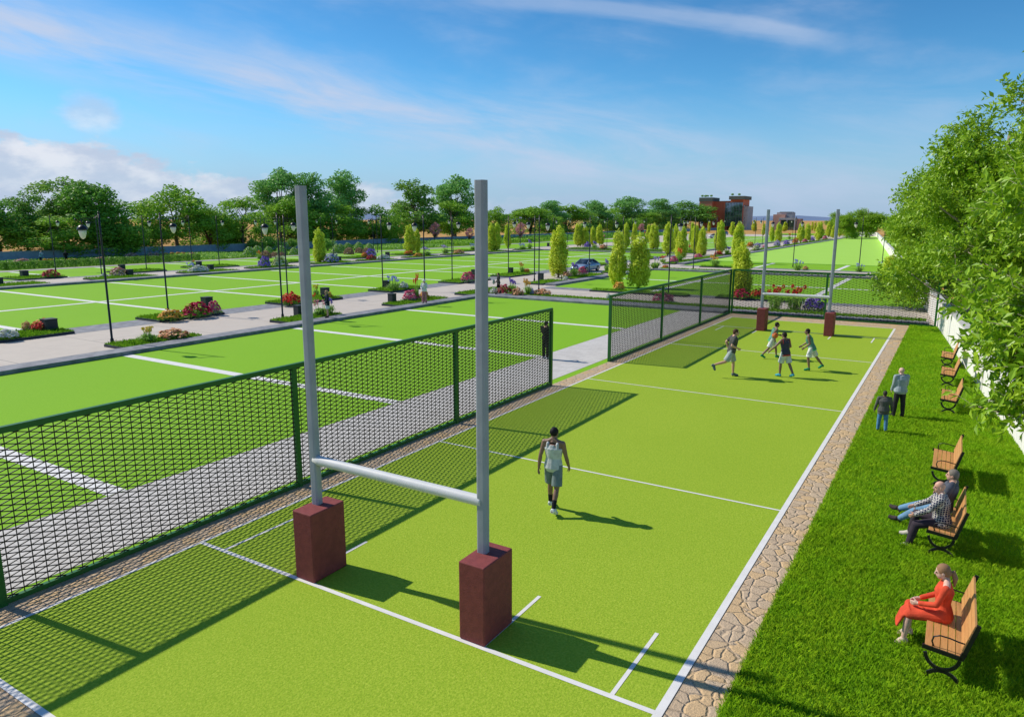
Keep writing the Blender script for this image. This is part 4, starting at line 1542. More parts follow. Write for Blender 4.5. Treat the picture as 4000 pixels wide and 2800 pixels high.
# ------------------------------------------------------------------ big leafy trees on the right
def spray_tree(seed, n_spray, leaf, lobes, leaves_per=13, twigs=True, name='leafy_tree', mat='near', trunk=None):
    rng = np.random.default_rng(seed)
    rnd = random.Random(seed)
    lob = np.array(lobes)
    ar = lob[:, 3] * lob[:, 5]
    pk = rng.choice(len(lob), n_spray, p=ar / ar.sum())
    d = dirs(rng, n_spray)
    rad = rng.uniform(.35, 1.0, n_spray) ** .5
    Pc = lob[pk, :3] + d * lob[pk, 3:6] * rad[:, None]
    # twig direction: outwards, slightly up
    td = d * np.array([1, 1, .6]) + rng.normal(size=d.shape) * .35 + np.array([0, 0, .12])
    td /= np.linalg.norm(td, axis=1, keepdims=True)
    Vs = []
    L_ = leaf * 4.2
    for k in range(leaves_per):
        s = (k + .5) / leaves_per
        base = Pc + td * (L_ * (s - .4))
        side = rng.normal(size=d.shape)
        side -= td * (side * td).sum(1, keepdims=True)
        side /= np.linalg.norm(side, axis=1, keepdims=True)
        ld = side * .8 + td * .6 + np.array([0, 0, -.12])
        ld /= np.linalg.norm(ld, axis=1, keepdims=True)
        nn = np.cross(ld, rng.normal(size=d.shape)) * .8 + np.array([0, 0, .9]) + d * .5
        nn -= ld * (nn * ld).sum(1, keepdims=True)
        nn /= np.linalg.norm(nn, axis=1, keepdims=True)
        bb = np.cross(ld, nn)
        sz = (leaf * rng.uniform(.6, 1.25, n_spray))[:, None]
        tip = base + ld * sz - nn * sz * .12
        m1 = base + ld * sz * .45
        w = sz * .23
        fold = nn * sz * .07
        V = np.stack([base, m1 + bb * w + fold, tip, m1 - fold * .3], 1)
        V2 = np.stack([base, m1 - fold * .3, tip, m1 - bb * w + fold], 1)
        Vs += [V.reshape(-1, 3), V2.reshape(-1, 3)]
    root = empty(name)
    mesh_np('crown', np.concatenate(Vs), 4, LEAF[mat], root)
    mb = MB()
    tb, tt = trunk
    tb, tt = Vector(tb), Vector(tt)
    mb.loft([tb, tb.lerp(tt, .33) + Vector((.08, .05, 0)), tb.lerp(tt, .66) + Vector((-.05, .04, 0)), tt], [.22, .18, .14, .07], 9)
    for i, lb in enumerate(lobes):
        s = min(.95, max(.12, (lb[2] - tb.z) / (tt.z - tb.z) - .22))
        limb(mb, tb.lerp(tt, s), lb[:3], .07, .018, rnd, .1, 6)
    if twigs:
        sel = rng.choice(n_spray, min(n_spray, 1500), replace=False)
        for j in sel:
            a = Vector(Pc[j] - td[j] * L_ * .6)
            b = Vector(Pc[j] + td[j] * L_ * .5)
            mb.tube(a, b, .008, .004, 3)
    mb.build('trunk', M['palebark'], root)
    return root


def crown_lobes(seed, c, rx, ry, rz, n, r):
    rnd = random.Random(seed)
    out = []
    for i in range(n):
        v = Vector((rnd.gauss(0, 1), rnd.gauss(0, 1), rnd.gauss(0, 1))).normalized() * (rnd.uniform(.3, .92))
        q = rnd.uniform(*r)
        out.append((c[0] + v.x * rx, c[1] + v.y * ry, c[2] + v.z * rz, q, q, q * .75))
    return out


def right_trees():
    labs = []
    # nearest one, local coordinates, trunk at the origin
    lb = crown_lobes(81, (-.1, 0, 5.6), 3.1, 3.0, 4.0, 44, (.5, 1.0))
    lb += [(-1.7, .5, 1.75, .75, .7, .38), (-2.3, .8, 1.6, .5, .6, .28), (-1.2, -.3, 2.0, .8, .7, .5), (-.6, -.3, 2.6, .9, .9, .6), (-2.75, .9, 1.45, .28, .35, .16),
           (-2.0, .8, 3.1, .9, .9, .7), (-2.5, 1.6, 3.9, .8, .9, .7), (-1.5, 1.5, 2.4, .8, .8, .5), (-.4, -1.6, 1.5, .8, .8, .45), (.6, -1.2, 2.2, .9, .9, .7), (-1.3, -1.6, 3.4, .9, .9, .8)]
    t1 = spray_tree(82, 3500, .25, lb, 12, trunk=((0, 0, 0), (.1, 0, 8.6)))
    t1.location = (15.15, 19.8, 0)
    tag(t1, 'nearest leafy tree on the right, low branch hanging over the bench lawn', 'tree', 'leafy trees along the white wall')
    lb = crown_lobes(83, (0, 0, 6.9), 3.9, 3.9, 5.4, 56, (.6, 1.15))
    lb += [(-3.2, .8, 4.6, .9, .9, .7)]
    t2 = spray_tree(84, 4300, .23, lb, 11, trunk=((0, 0, 0), (0, 0, 11)))
    t2.location = (15.0, 30.5, 0)
    tag(t2, 'tallest leafy tree on the right, rising behind the nearest one to the right edge', 'tree', 'leafy trees along the white wall')
    lb = crown_lobes(85, (0, 0, 6.4), 4.4, 4.2, 5.0, 54, (.65, 1.2))
    lb += [(-3.9, 1.6, 3.4, .9, .9, .8), (-3.6, 2.2, 2.4, .8, .8, .7), (-2.4, 1.4, 4.0, 1.0, 1.0, .9)]
    t3 = spray_tree(86, 5200, .25, lb, 9, twigs=False, trunk=((0, 0, 0), (0, 0, 10)))
    t3.location = (13.1, 42.5, 0)
    tag(t3, 'third leafy tree on the right, its leaves covering the far fence corner', 'tree', 'leafy trees along the white wall')
    lb = crown_lobes(87, (0, 0, 5.8), 4.6, 4.6, 4.9, 50, (.7, 1.25))
    lb += [(-3.4, 0, 1.6, 1.1, 1.1, .9), (-2.0, -1.8, 1.4, 1.1, 1.1, .9), (1.0, -2, 1.5, 1.2, 1.2, 1)]
    t4 = spray_tree(88, 4800, .29, lb, 8, twigs=False, trunk=((0, 0, 0), (0, 0, 9.5)))
    t4.location = (11.2, 57.0, 0)
    tag(t4, 'fourth leafy tree on the right, its crown standing out left over the fence', 'tree', 'leafy trees along the white wall')
    far = [(12.0, 74, 1.05, 1.0, 'fifth leafy tree on the right, behind the fence corner'),
           (10.3, 93, 1.1, 1.05, 'sixth leafy tree along the wall, smaller with distance'),
           (8.0, 118, 1.0, .9, 'leafy tree beside the bright lawn where the wall comes into view'),
           (6.2, 140, .95, .75, 'rounded tree behind the wall right of the second lamp on the far lawn'),
           (2.5, 172, 1.0, .82, 'tree behind the far white wall with its trunk showing'),
           (-.5, 205, 1.0, .85, 'tree near the far end of the white wall'),
           (-14.5, 262, 1.25, .98, 'broad dark tree at the far end of the bright lawn'),
           (-18.3, 246, .95, .85, 'tree with a straight trunk at the far left edge of the bright lawn'),
           (-6.5, 285, 1.1, .9, 'tree behind the corner of the far white wall'),
           (-28, 300, 1.15, .9, 'distant green tree beyond the conifer row'),
           (-20, 310, 1.1, .95, 'distant green tree left of the far wall corner')]
    for i, (x, y, s, sz, lab) in enumerate(far):
        o = copy_tree(t4)
        o.location = (x, y, 0)
        o.scale = (s * 1.02, s * 1.02, sz)
        o.rotation_euler = (0, 0, i * 1.9 + 1)
        tag(o, lab, 'tree', 'leafy trees along the white wall')


right_trees()
# ------------------------------------------------------------------ buildings
M['brick'] = paver('red_brick', (0.80, 0.19, 0.08), (0.72, 0.16, 0.065), (0.62, 0.22, 0.13), 1.0, .5, .16, .02, bump=0.2, dark=.3)
M['brick2'] = pmat('pink_brown_brick', (0.66, 0.36, 0.27), .85, nscale=.8)
M['band'] = pmat('orange_band', (0.75, 0.26, 0.13), .8)
M['parapet'] = pmat('grey_green_parapet', (0.14, 0.155, 0.12), .8)
M['pane'] = pmat('window_glass', (0.20, 0.26, 0.34), 0.06, metal=.75, spec=.8, col2=(0.10, 0.15, 0.16), nscale=.35)
M['mullion'] = pmat('mullion_metal', (0.12, 0.15, 0.15), .5)
M['greyclad'] = pmat('grey_cladding', (0.45, 0.47, 0.48), .75, nscale=.4)


def building1():
    r = empty('brick_building', (-116.5, 410, 0))
    r.scale = (.84, .84, .86)
    tag(r, 'red brick building with grey-green parapets and a tall glazed corner tower', 'building')
    def b(name, mat, *bx):
        mb = MB()
        for q in bx:
            mb.box(*q)
        return mb.build(name, M[mat], r)
    b('wall', 'brick', (0, 8.7, 0, 16, -.5, 18.4))
    b('wall', 'brick', (8.7, 18.5, 5, 19, -.5, 18.2))
    b('wall', 'brick', (21.2, 29.5, -1, 15, -.5, 19.2))
    b('wall', 'greyclad', (28.6, 32.2, 0.5, 15, -.5, 15.0))
    b('parapet', 'parapet', (-.25, 8.95, -.25, 16.3, 18.41, 20.8))
    b('parapet', 'parapet', (20.6, 30.6, -3.4, 15.6, 19.21, 21.4))
    b('parapet', 'parapet', (8.96, 20.5, 4.6, 19, 18.21, 18.6))
    b('band_course', 'band', (-.08, 8.78, -.08, 16, 12.6, 12.9), (8.79, 18.5, 4.9, 5.0, 12.6, 12.9))
    b('band_course', 'band', (-.08, 8.78, -.08, 16, 8.0, 8.3), (8.79, 18.5, 4.9, 5.0, 8.0, 8.3))
    w = b('window', 'mullion', *[(18.3 + i * 1.85, 18.42 + i * 1.85, -2.75, -2.6, 2.5, 17.4) for i in range(7)], *[(18.3, 29.5, -2.78, -2.62, z, z + .14) for z in (2.5, 8.0, 12.8, 17.3)])
    mb = MB()
    mb.box(18.35, 29.4, -2.6, 4.5, 2.5, 17.35)
    mb.build('pane', M['pane'], w)
    w2 = b('window', 'mullion', (29.5, 29.62, 1, 1.15, 9, 15.5), (29.5, 29.62, 4, 4.15, 9, 15.5), (29.5, 29.62, 1, 4.15, 15.4, 15.55), (29.5, 29.62, 1, 4.15, 9, 9.15))
    MB().box(29.49, 29.55, 1.15, 4, 9.15, 15.4).build('pane', M['pane'], w2)
    b('door', 'mullion', (19.2, 20.6, 4.4, 4.6, 0, 2.4))
    rng = np.random.default_rng(91)
    for px, py in ((1.6, 0.8), (3.6, .8), (5.0, 1.0), (7.6, .9), (22.5, -2.4), (27.0, -2.4)):
        d = dirs(rng, 160)
        q = empty('roof_plant', (-116.5 + px * .84, 410 + py * .84, (20.8 if px < 10 else 21.4) * .86))
        tag(q, 'x', 'plant', 'shrubs on the parapets of the brick building')
        mesh_np('foliage', leaf_quads(rng, d * np.array([.9, .7, .6]) * rng.uniform(.5, 1, (160, 1)) + np.array([0, 0, .9]), d, .2, .6, .6), 4, LEAF['cover'], q)
        q['label'] = {1.6: 'leftmost shrub on the left parapet of the brick building', 3.6: 'second shrub from the left on the left parapet', 5.0: 'third shrub from the left on the left parapet', 7.6: 'right-hand shrub set apart on the left parapet', 22.5: 'left-hand shrub on the tower parapet', 27.0: 'right-hand shrub on the tower parapet'}[px]


building1()


def building2():
    r = empty('low_building', (-79, 426, 0))
    r.scale = (.84, .84, .84)
    tag(r, 'distant pink-brown building with a grey top storey and pale glazed portico', 'building')
    def b(name, mat, *bx):
        mb = MB()
        for q in bx:
            mb.box(*q)
        return mb.build(name, M[mat], r)
    b('wall', 'brick2', (0, 7.6, 0, 14, -.5, 10.2))
    b('wall', 'greyclad', (1.4, 11.4, 4, 14, 0, 11.6))
    b('roof', 'parapet', (3.2, 10.6, 3.8, 14.2, 11.61, 11.95))
    b('wall', 'brick2', (14.2, 17.0, 0, 12, -.5, 7.4))
    b('portico', 'greyclad', (4.4, 14.8, -3, 0, 6.7, 8.0), (4.4, 5.0, -3, -2.4, 0, 6.7), (9.4, 9.8, -3, -2.6, 0, 6.7), (14.2, 14.8, -3, -2.4, 0, 6.7))
    w = b('window', 'mullion', (5.2, 14.1, -.2, -.02, 0, .2), (5.2, 14.1, -.2, -.02, 6.3, 6.5), (7.4, 7.6, -.2, -.02, .2, 6.3), (11.6, 11.8, -.2, -.02, .2, 6.3))
    MB().box(5.2, 14.1, -.12, -.06, .2, 6.3).build('pane', M['pane'], w)


building2()

# ------------------------------------------------------------------ cars
def carpaint(name, col):
    m = pmat(name, col, .25, metal=.35, spec=.6)
    return m


M['tyre'] = pmat('tyre_rubber', (0.015, 0.015, 0.016), .8)
M['rim'] = pmat('alloy', (0.45, 0.46, 0.48), .3, metal=.8)
M['carglass'] = pmat('car_glass', (0.02, 0.03, 0.045), .05, spec=.9)
M['headl'] = pmat('headlight', (0.7, 0.72, 0.75), .1, spec=.8)
M['taill'] = pmat('taillight', (0.4, 0.01, 0.01), .2, spec=.6)


def make_car(loc, rz, col, label, simple=False):
    r = empty('sedan_car', loc, rz)
    tag(r, label, 'car', 'parked cars')
    # local: +x forward; body as cross sections along x
    xs = [-2.30, -2.22, -1.9, -1.2, -.4, .5, 1.0, 1.5, 2.0, 2.25, 2.32]
    ztop = [.62, .86, .95, .97, .93, .92, .90, .84, .74, .62, .50]
    hw = [.70, .82, .88, .90, .90, .90, .90, .88, .84, .74, .60]
    zb = [.36, .26, .22, .20, .20, .20, .20, .20, .22, .26, .32]
    vs, fs = [], []
    prof = lambda w, zt, z0: [(-w * .92, z0), (-w, z0 + .16), (-w, zt - .22), (-w * .93, zt - .05), (-w * .55, zt), (w * .55, zt), (w * .93, zt - .05), (w, zt - .22), (w, z0 + .16), (w * .92, z0)]
    for x, zt, w, z0 in zip(xs, ztop, hw, zb):
        vs += [(x, a, b_) for a, b_ in prof(w, zt, z0)]
    n = 10
    for i in range(len(xs) - 1):
        for j in range(n):
            k = (j + 1) % n
            fs.append((i * n + j, (i + 1) * n + j, (i + 1) * n + k, i * n + k))
    fs.append(tuple(range(n)))
    fs.append(tuple(reversed(range((len(xs) - 1) * n, len(xs) * n))))
    MB().add(vs, fs, True).build('body', carpaint('car_paint', col), r)
    cab = [(-1.75, .95, .80), (-.95, 1.38, .66), (.15, 1.44, .66), (1.05, .90, .80)]
    def cabin(e, z0):
        v, f = [], []
        for x, z, w in cab:
            v += [(x, -w - e, z0 if False else .88), (x, -(w - (0 if z < 1 else .10)) - e, z + e), (x, (w - (0 if z < 1 else .10)) + e, z + e), (x, w + e, .88)]
        for i in range(3):
            for j in range(3):
                f.append((i * 4 + j, (i + 1) * 4 + j, (i + 1) * 4 + j + 1, i * 4 + j + 1))
        return v, f
    v, f = cabin(0, 0)
    MB().add(v, f, True).build('windows', M['carglass'], r)
    mb = MB()
    mb.box(-1.0, .2, -.56, .56, 1.40, 1.455)
    for s in (-1, 1):
        mb.bar((-1.78, s * .80, .95), (-.95, s * .585, 1.40), .05, .06)
        mb.bar((.15, s * .585, 1.44), (1.07, s * .80, .92), .05, .06)
        mb.bar((-.35, s * .60, 1.42), (-.30, s * .84, .92), .06, .04)
        mb.bar((-.95, s * .585, 1.40), (.15, s * .585, 1.45), .05, .05)
    mb.build('roof', carpaint('car_paint', col), r)
    for x in (-1.42, 1.42):
        for s in (-1, 1):
            w = MB()
            w.tube((x, s * .70, .32), (x, s * .915, .32), .32, .32, 20)
            wo = w.build('wheel', M['tyre'], r)
            MB().tube((x, s * .90, .32), (x, s * .925, .32), .19, .19, 14).build('rim', M['rim'], wo)
    for s in (-1, 1):
        MB().ball((2.16, s * .62, .62), (.14, .14, .07)).build('headlight', M['headl'], r)
        MB().ball((-2.20, s * .66, .76), (.10, .15, .07)).build('taillight', M['taill'], r)
        MB().ball((.62, s * .98, .98), (.09, .09, .065)).build('wing_mirror', carpaint('car_paint', col), r)
    return r


make_car((-25.1, 75.6, 0), R(-92), (0.36, 0.46, 0.60), 'silver-blue sedan on the wide path, half hidden by a broad conifer')
make_car((-63.2, 222, 0), R(-80), (0.18, 0.24, 0.34), 'dark blue-grey car far along the second path between conifers')
make_car((-66.0, 282, 0), R(-90), (0.02, 0.06, 0.30), 'deep blue car parked near the brick building')
make_car((-54.0, 229, 0), R(5), (0.6, 0.6, 0.6), 'white car side-on before the brick building')
# ------------------------------------------------------------------ people
SKIN = {
    'dark': pmat('skin_deep', (0.25, 0.145, 0.10), .5, spec=.4, nscale=20),
    'brown': pmat('skin_brown', (0.16, 0.085, 0.055), .5, spec=.4, nscale=20),
    'fair': pmat('skin_fair', (0.62, 0.36, 0.26), .5, spec=.35, nscale=20, col2=(.58, .31, .22)),
    'pale': pmat('skin_pale', (0.68, 0.44, 0.35), .5, spec=.35, nscale=20, col2=(.62, .37, .29)),
}
CM = {}


def cloth(name, col, col2=None, check=False, rough=.85):
    if name in CM:
        return CM[name]
    m = pmat(name, col, rough, spec=.15, col2=col2 or tuple(c * .8 for c in col), nscale=9, bump=.25, bscale=28)
    if check:
        k = NT(m.node_tree)
        b = k.n['Principled BSDF']
        tc = k.n.new('ShaderNodeTexCoord')
        sp = k.n.new('ShaderNodeSeparateXYZ')
        k.l.new(tc.outputs['Object'], sp.inputs[0])
        fs = []
        for s_ in sp.outputs:
            f = k.m('FRACT', k.m('MULTIPLY', s_, 24.0))
            fs.append(k.m('LESS_THAN', f, 0.17))
        f = k.m('MAXIMUM', fs[0], k.m('MAXIMUM', fs[1], fs[2]))
        c = k.mix(f, (0.028, 0.030, 0.075), (0.62, 0.58, 0.52))
        k.l.new(c, b.inputs['Base Color'])
    CM[name] = m
    return m


def remesh(o, vox, smooth=2):
    m = o.modifiers.new('remesh', 'REMESH')
    m.mode = 'VOXEL'
    m.voxel_size = vox
    m.use_smooth_shade = True
    if smooth:
        s = o.modifiers.new('smooth', 'SMOOTH')
        s.iterations = smooth
        s.factor = .5
    return o


def person(loc, rz, label, skin, height=1.78, legs=((0, 3, 0), (0, 3, 0)), arms=((5, 8, 15, 0), (5, 8, 15, 0)), lean=0, head=(0, 0), seat=None,
           feet=(0, 0), build_=1.0, female=False, vox=.011, hair='short', haircol=(0.02, 0.015, 0.012), top='tee', topcol=('t', (.2, .2, .2)), trim=None,
           bottom='shorts', botcol=('b', (.5, .5, .5)), shoecol=('s', (.1, .1, .1)), sock=None, twist=0, hands=True):
    """legs (L,R): forward swing, outward, knee bend; arms (L,R): forward, outward, elbow bend, inward turn. Local +y is forward."""
    S = height / 1.78
    root = empty('person', loc, rz)
    tag(root, label, 'person')
    B_ = build_
    V = Vector
    ln = R(lean)
    hip = V((0, 0, 0))
    def tors(x, y, z):
        """torso local coordinates with forward lean about the hips"""
        return V((x, y * math.cos(ln) + z * math.sin(ln), z * math.cos(ln) - y * math.sin(ln))) * S
    J = {}
    hw = .085
    def ldir(f, o, sd):
        return V((sd * math.sin(R(o)), math.sin(R(f)) * math.cos(R(o)), -math.cos(R(f)) * math.cos(R(o))))
    for sd, nm, lg, ft in ((-1, 'L', legs[0], feet[0]), (1, 'R', legs[1], feet[1])):
        h = V((sd * hw, 0, 0)) * S
        k = h + ldir(lg[0], lg[1], sd) * .43 * S
        a = k + ldir(lg[0] - lg[2], lg[1] * .3 if len(lg) < 4 else lg[3], sd) * .41 * S
        fd = V((sd * .12, 1, 0)).normalized()
        rot = Matrix.Rotation(R(-ft), 3, 'X')
        fd = rot @ fd
        dn = rot @ V((0, 0, -1))
        J[nm + 'h'], J[nm + 'k'], J[nm + 'a'] = h, k, a
        J[nm + 'heel'] = a + dn * .055 * S - fd * .045 * S
        J[nm + 'ball'] = a + dn * .062 * S + fd * .11 * S
        J[nm + 'toe'] = a + dn * .066 * S + fd * .175 * S
    sw = (.175 if female else .195) * (1 + (B_ - 1) * .5)
    cr, sr = math.cos(R(twist)), math.sin(R(twist))
    def tw(x, y, z):
        return tors(x * cr - y * sr, x * sr + y * cr, z)
    for sd, nm, ar in ((-1, 'L', arms[0]), (1, 'R', arms[1])):
        s = tw(sd * sw, -.01, .475)
        f, o, e, inn = ar[:4]
        u = ldir(f + lean * .0, o, sd)
        el = s + u * .285 * S
        fu = V((sd * math.sin(R(o * .6)) - sd * math.sin(R(inn)), math.sin(R(f + e)) * math.cos(R(inn)), -math.cos(R(f + e)) * math.cos(R(inn)))).normalized()
        wr = el + fu * .25 * S
        J[nm + 's'], J[nm + 'e'], J[nm + 'w'], J[nm + 'd'] = s, el, wr, fu
    neck0 = tw(0, -.015, .50)
    neck1 = tw(0, .005, .562)
    hy, hp = R(head[0]), R(head[1])
    HR = Matrix.Rotation(hy, 3, 'Z') @ Matrix.Rotation(-hp - ln * .4, 3, 'X')
    hc = neck1 + (HR @ V((0, .022, .098))) * S
    # vertical placement
    lo = min(J[n_ + p_].z for n_ in 'LR' for p_ in ('heel', 'toe', 'ball')) - .03 * S
    dz = -lo if seat is None else seat + .085 * S
    OFF = V((0, 0, dz))
    for k_ in J:
        if not k_.endswith('d'):
            J[k_] = J[k_] + OFF
    def T_(x, y, z):
        return tw(x, y, z) + OFF
    neck0, neck1, hc = neck0 + OFF, neck1 + OFF, hc + OFF
    root['_hc'] = 0
    del root['_hc']
    tsec = [(-.09, .13, .10), (-.03, .172, .122), (.06, .164, .116), (.16, .142, .104), (.27, .164, .120), (.38, .186, .125), (.46, .176, .098), (.515, .095, .072)]
    if female:
        tsec = [(-.09, .13, .10), (-.03, .172, .12), (.06, .160, .112), (.17, .112, .085), (.27, .128, .100), (.36, .145, .118), (.45, .142, .082), (.505, .07, .055)]
    yc = [0, -.01, 0, .005, .005, 0, -.005, -.01]

    def torso(mb, z0, z1, e=0.0, flare=0.0, n=16):
        pts, rad = [], []
        for (z, a, b), y in zip(tsec, yc):
            if z0 - 1e-6 <= z <= z1 + 1e-6:
                q = 1 + flare * max(0, (.2 - z))
                pts.append(T_(0, y, z))
                bb = B_ if z < .4 else 1 + (B_ - 1) * .5
                rad.append(((a * bb + e) * q * S, (b * (1 + (B_ - 1) * 1.6 if z < .4 else 1) + e) * q * S))
        ref = tw(0, 1, 0).normalized()
        mb.loft(pts, rad, n, ref=ref)

    def lim(mb, a, b, r0, r1, mid=None, n=12):
        a, b = V(a), V(b)
        if mid:
            mb.loft([a, a.lerp(b, mid[0]), b], [r0 * S, mid[1] * S, r1 * S], n)
        else:
            mb.loft([a, b], [r0 * S, r1 * S], n)
        mb.ball(a, r0 * S, 12, 8)
        mb.ball(b, r1 * S, 12, 8)

    armr = (.056, .045, .039, .028) if not female else (.044, .036, .032, .024)
    mb = MB()
    torso(mb, -.1, .51)
    for nm in 'LR':
        sg_ = -1 if nm == 'L' else 1
        mb.loft([tw(sg_ * .02, -.02, .555) + OFF, tw(sg_ * .09, -.02, .505) + OFF, J[nm + 's']], [.040 * S, .048 * S, .050 * S], 10)
        lim(mb, J[nm + 'h'], J[nm + 'k'], .088 * B_, .056, (.4, .080 * B_))
        lim(mb, J[nm + 'k'], J[nm + 'a'], .050, .036, (.33, .056))
        mb.loft([J[nm + 'heel'], J[nm + 'a'].lerp(J[nm + 'ball'], .5), J[nm + 'ball'], J[nm + 'toe']], [.034 * S, .040 * S, .038 * S, .026 * S], 10)
        lim(mb, J[nm + 's'], J[nm + 'e'], armr[0], armr[2], (.4, armr[1] + .004))
        lim(mb, J[nm + 'e'], J[nm + 'w'], armr[2], armr[3], (.3, armr[2] + .003))
        # hand
        d = J[nm + 'd']
        sd = -1 if nm == 'L' else 1
        side = d.cross(V((sd, 0, 0)))
        if side.length < .2:
            side = V((0, 1, 0))
        side.normalize()                       # across the palm
        nrm = d.cross(side).normalized()
        if nrm.x * sd > 0:
            nrm = -nrm                         # palm side faces the body
        w = J[nm + 'w']
        pc = w + d * .05 * S
        mb.loft([w, w + d * .03 * S, w + d * .085 * S], [(.026 * S, .018 * S), (.036 * S, .017 * S), (.038 * S, .015 * S)], 10, ref=nrm)
        if hands:
            curl = .55
            for q, (off, ln_) in enumerate(((-.030, .062), (-.010, .075), (.010, .070), (.029, .055))):
                b0 = w + d * .083 * S + side * off * S
                d1 = (d + nrm * curl * (.45 + .12 * q)).normalized()
                b1 = b0 + d1 * ln_ * .5 * S
                d2 = (d + nrm * curl * (1.5 + .15 * q)).normalized()
                b2 = b1 + d2 * ln_ * .5 * S
                mb.loft([b0 - d * .012 * S, b1, b2], [.0105 * S, .0098 * S, .0078 * S], 7)
                mb.ball(b2, .0078 * S, 7, 5)
            t0 = w + d * .028 * S + side * .030 * S * (1 if True else -1)
            t1 = t0 + (d * .6 + side * .75 + nrm * .3).normalized() * .04 * S
            t2 = t1 + (d * .9 + side * .2 + nrm * .5).normalized() * .03 * S
            mb.loft([t0, t1, t2], [.014 * S, .0115 * S, .009 * S], 7)
            mb.ball(t2, .009 * S, 7, 5)
    mb.loft([neck0 - V((0, 0, .02)) * S, neck0.lerp(neck1, .5), neck1 + (hc - neck1) * .35], [.074 * S * (.85 if female else 1), .059 * S * (.80 if female else 1), .057 * S * (.80 if female else 1)], 12)
    mb.ball(hc + HR @ V((0, -.010, .022)) * S, (.075 * S, .094 * S, .092 * S), 16, 12, HR)
    mb.ball(hc + HR @ V((0, .020, -.038)) * S, (.060 * S, .070 * S, .074 * S), 14, 10, HR)
    mb.ball(hc + HR @ V((0, .052, -.088)) * S, (.026 * S, .026 * S, .022 * S), 10, 8, HR)
    mb.loft([hc + HR @ V((0, .082, .018)) * S, hc + HR @ V((0, .104, -.026)) * S, hc + HR @ V((0, .088, -.034)) * S], [.010 * S, .015 * S, .012 * S], 8)
    for sd in (-1, 1):
        mb.ball(hc + HR @ V((sd * .076, -.005, -.012)) * S, (.010 * S, .019 * S, .031 * S), 8, 6, HR)
    o = mb.build('body', SKIN[skin], root)
    remesh(o, vox, 3)
    # eyes
    if hands:
        mb = MB()
        for sd in (-1, 1):
            mb.ball(hc + HR @ V((sd * .030, .080, .006)) * S, .0105 * S, 8, 6)
        mb.build('eyes', cloth('eye_dark', (.02, .015, .012)), root)
        MB().ball(hc + HR @ V((0, .084, -.056)) * S, (.022 * S, .008 * S, .007 * S), 8, 6, HR).build('lips', cloth('lips_' + skin, tuple(c * k_ for c, k_ in zip((.35, .10, .09), (1, 1, 1)))), root)
    # hair
    hm = cloth('hair_%d_%d' % (haircol[0] * 999, haircol[2] * 999), haircol, rough=.6)
    if hair in ('short', 'cap', 'ponytail', 'long', 'curly'):
        mb = MB()
        big = .010 if hair != 'curly' else .03
        mb.ball(hc + HR @ V((0, -.018, .032)) * S, ((.078 + big * .6) * S, (.091 + big * .5) * S, (.086 + big) * S), 16, 12, HR)
        if hair != 'cap':
            mb.ball(hc + HR @ V((0, -.050, -.010)) * S, ((.066 + big) * S, (.054 + big) * S, .072 * S), 14, 10, HR)
        if hair == 'ponytail':
            mb.loft([hc + HR @ V((0, -.085, .02)) * S, hc + HR @ V((0, -.135, 0)) * S, hc + HR @ V((0, -.15, -.10)) * S, hc + HR @ V((0, -.12, -.235)) * S], [.028 * S, .034 * S, .040 * S, .012 * S], 10)
        if hair in ('long', 'curly'):
            mb.loft([hc + HR @ V((0, -.04, .03)) * S, hc + HR @ V((0, -.075, -.09)) * S, hc + HR @ V((0, -.085, -.21)) * S], [(.085 * S, .06 * S), (.088 * S, .055 * S), (.05 * S, .03 * S)], 12, ref=HR @ V((0, 1, 0)))
        if hair == 'curly':
            rq = random.Random(5)
            for _ in range(26):
                q = V((rq.uniform(-.09, .09), rq.uniform(-.12, .02), rq.uniform(-.16, .11)))
                mb.ball(hc + HR @ q * S, .03 * S, 8, 6)
        o = mb.build('hair', hm, root)
        remesh(o, vox, 2)
    elif hair == 'fringe':
        mb = MB()
        mb.ball(hc + HR @ V((0, -.040, -.012)) * S, (.080 * S, .066 * S, .040 * S), 16, 12, HR)
        remesh(mb.build('hair', hm, root), vox, 1)
    if hair == 'hat':
        mb = MB()
        mb.ball(hc + HR @ V((0, -.01, .06)) * S, (.095 * S, .105 * S, .085 * S), 16, 10, HR)
        mb.loft([hc + HR @ V((0, -.01, .045)) * S, hc + HR @ V((0, -.01, .058)) * S], [(.20 * S, .20 * S), (.12 * S, .12 * S)], 20)
        mb.build('hat', cloth('hat_white', (.78, .76, .72)), root)
        mb = MB()
        mb.loft([hc + HR @ V((0, -.05, .0)) * S, hc + HR @ V((0, -.085, -.20)) * S], [.07 * S, .04 * S], 10)
        mb.build('hair', hm, root)

    def garment(name, mb, mat, v=None):
        o = mb.build(name, mat, root)
        remesh(o, v or vox, 3)
        return o

    def sleeves(mb, frac, e):
        for nm in 'LR':
            s, el, w = J[nm + 's'], J[nm + 'e'], J[nm + 'w']
            if frac <= 1:
                lim(mb, s, s.lerp(el, frac), armr[0] + e + .004, armr[1] + e + .008)
            else:
                lim(mb, s, el, armr[0] + e, armr[2] + e)
                lim(mb, el, el.lerp(w, frac - 1), armr[2] + e, armr[3] + e + .004)
    # tops
    tm = cloth(*topcol)
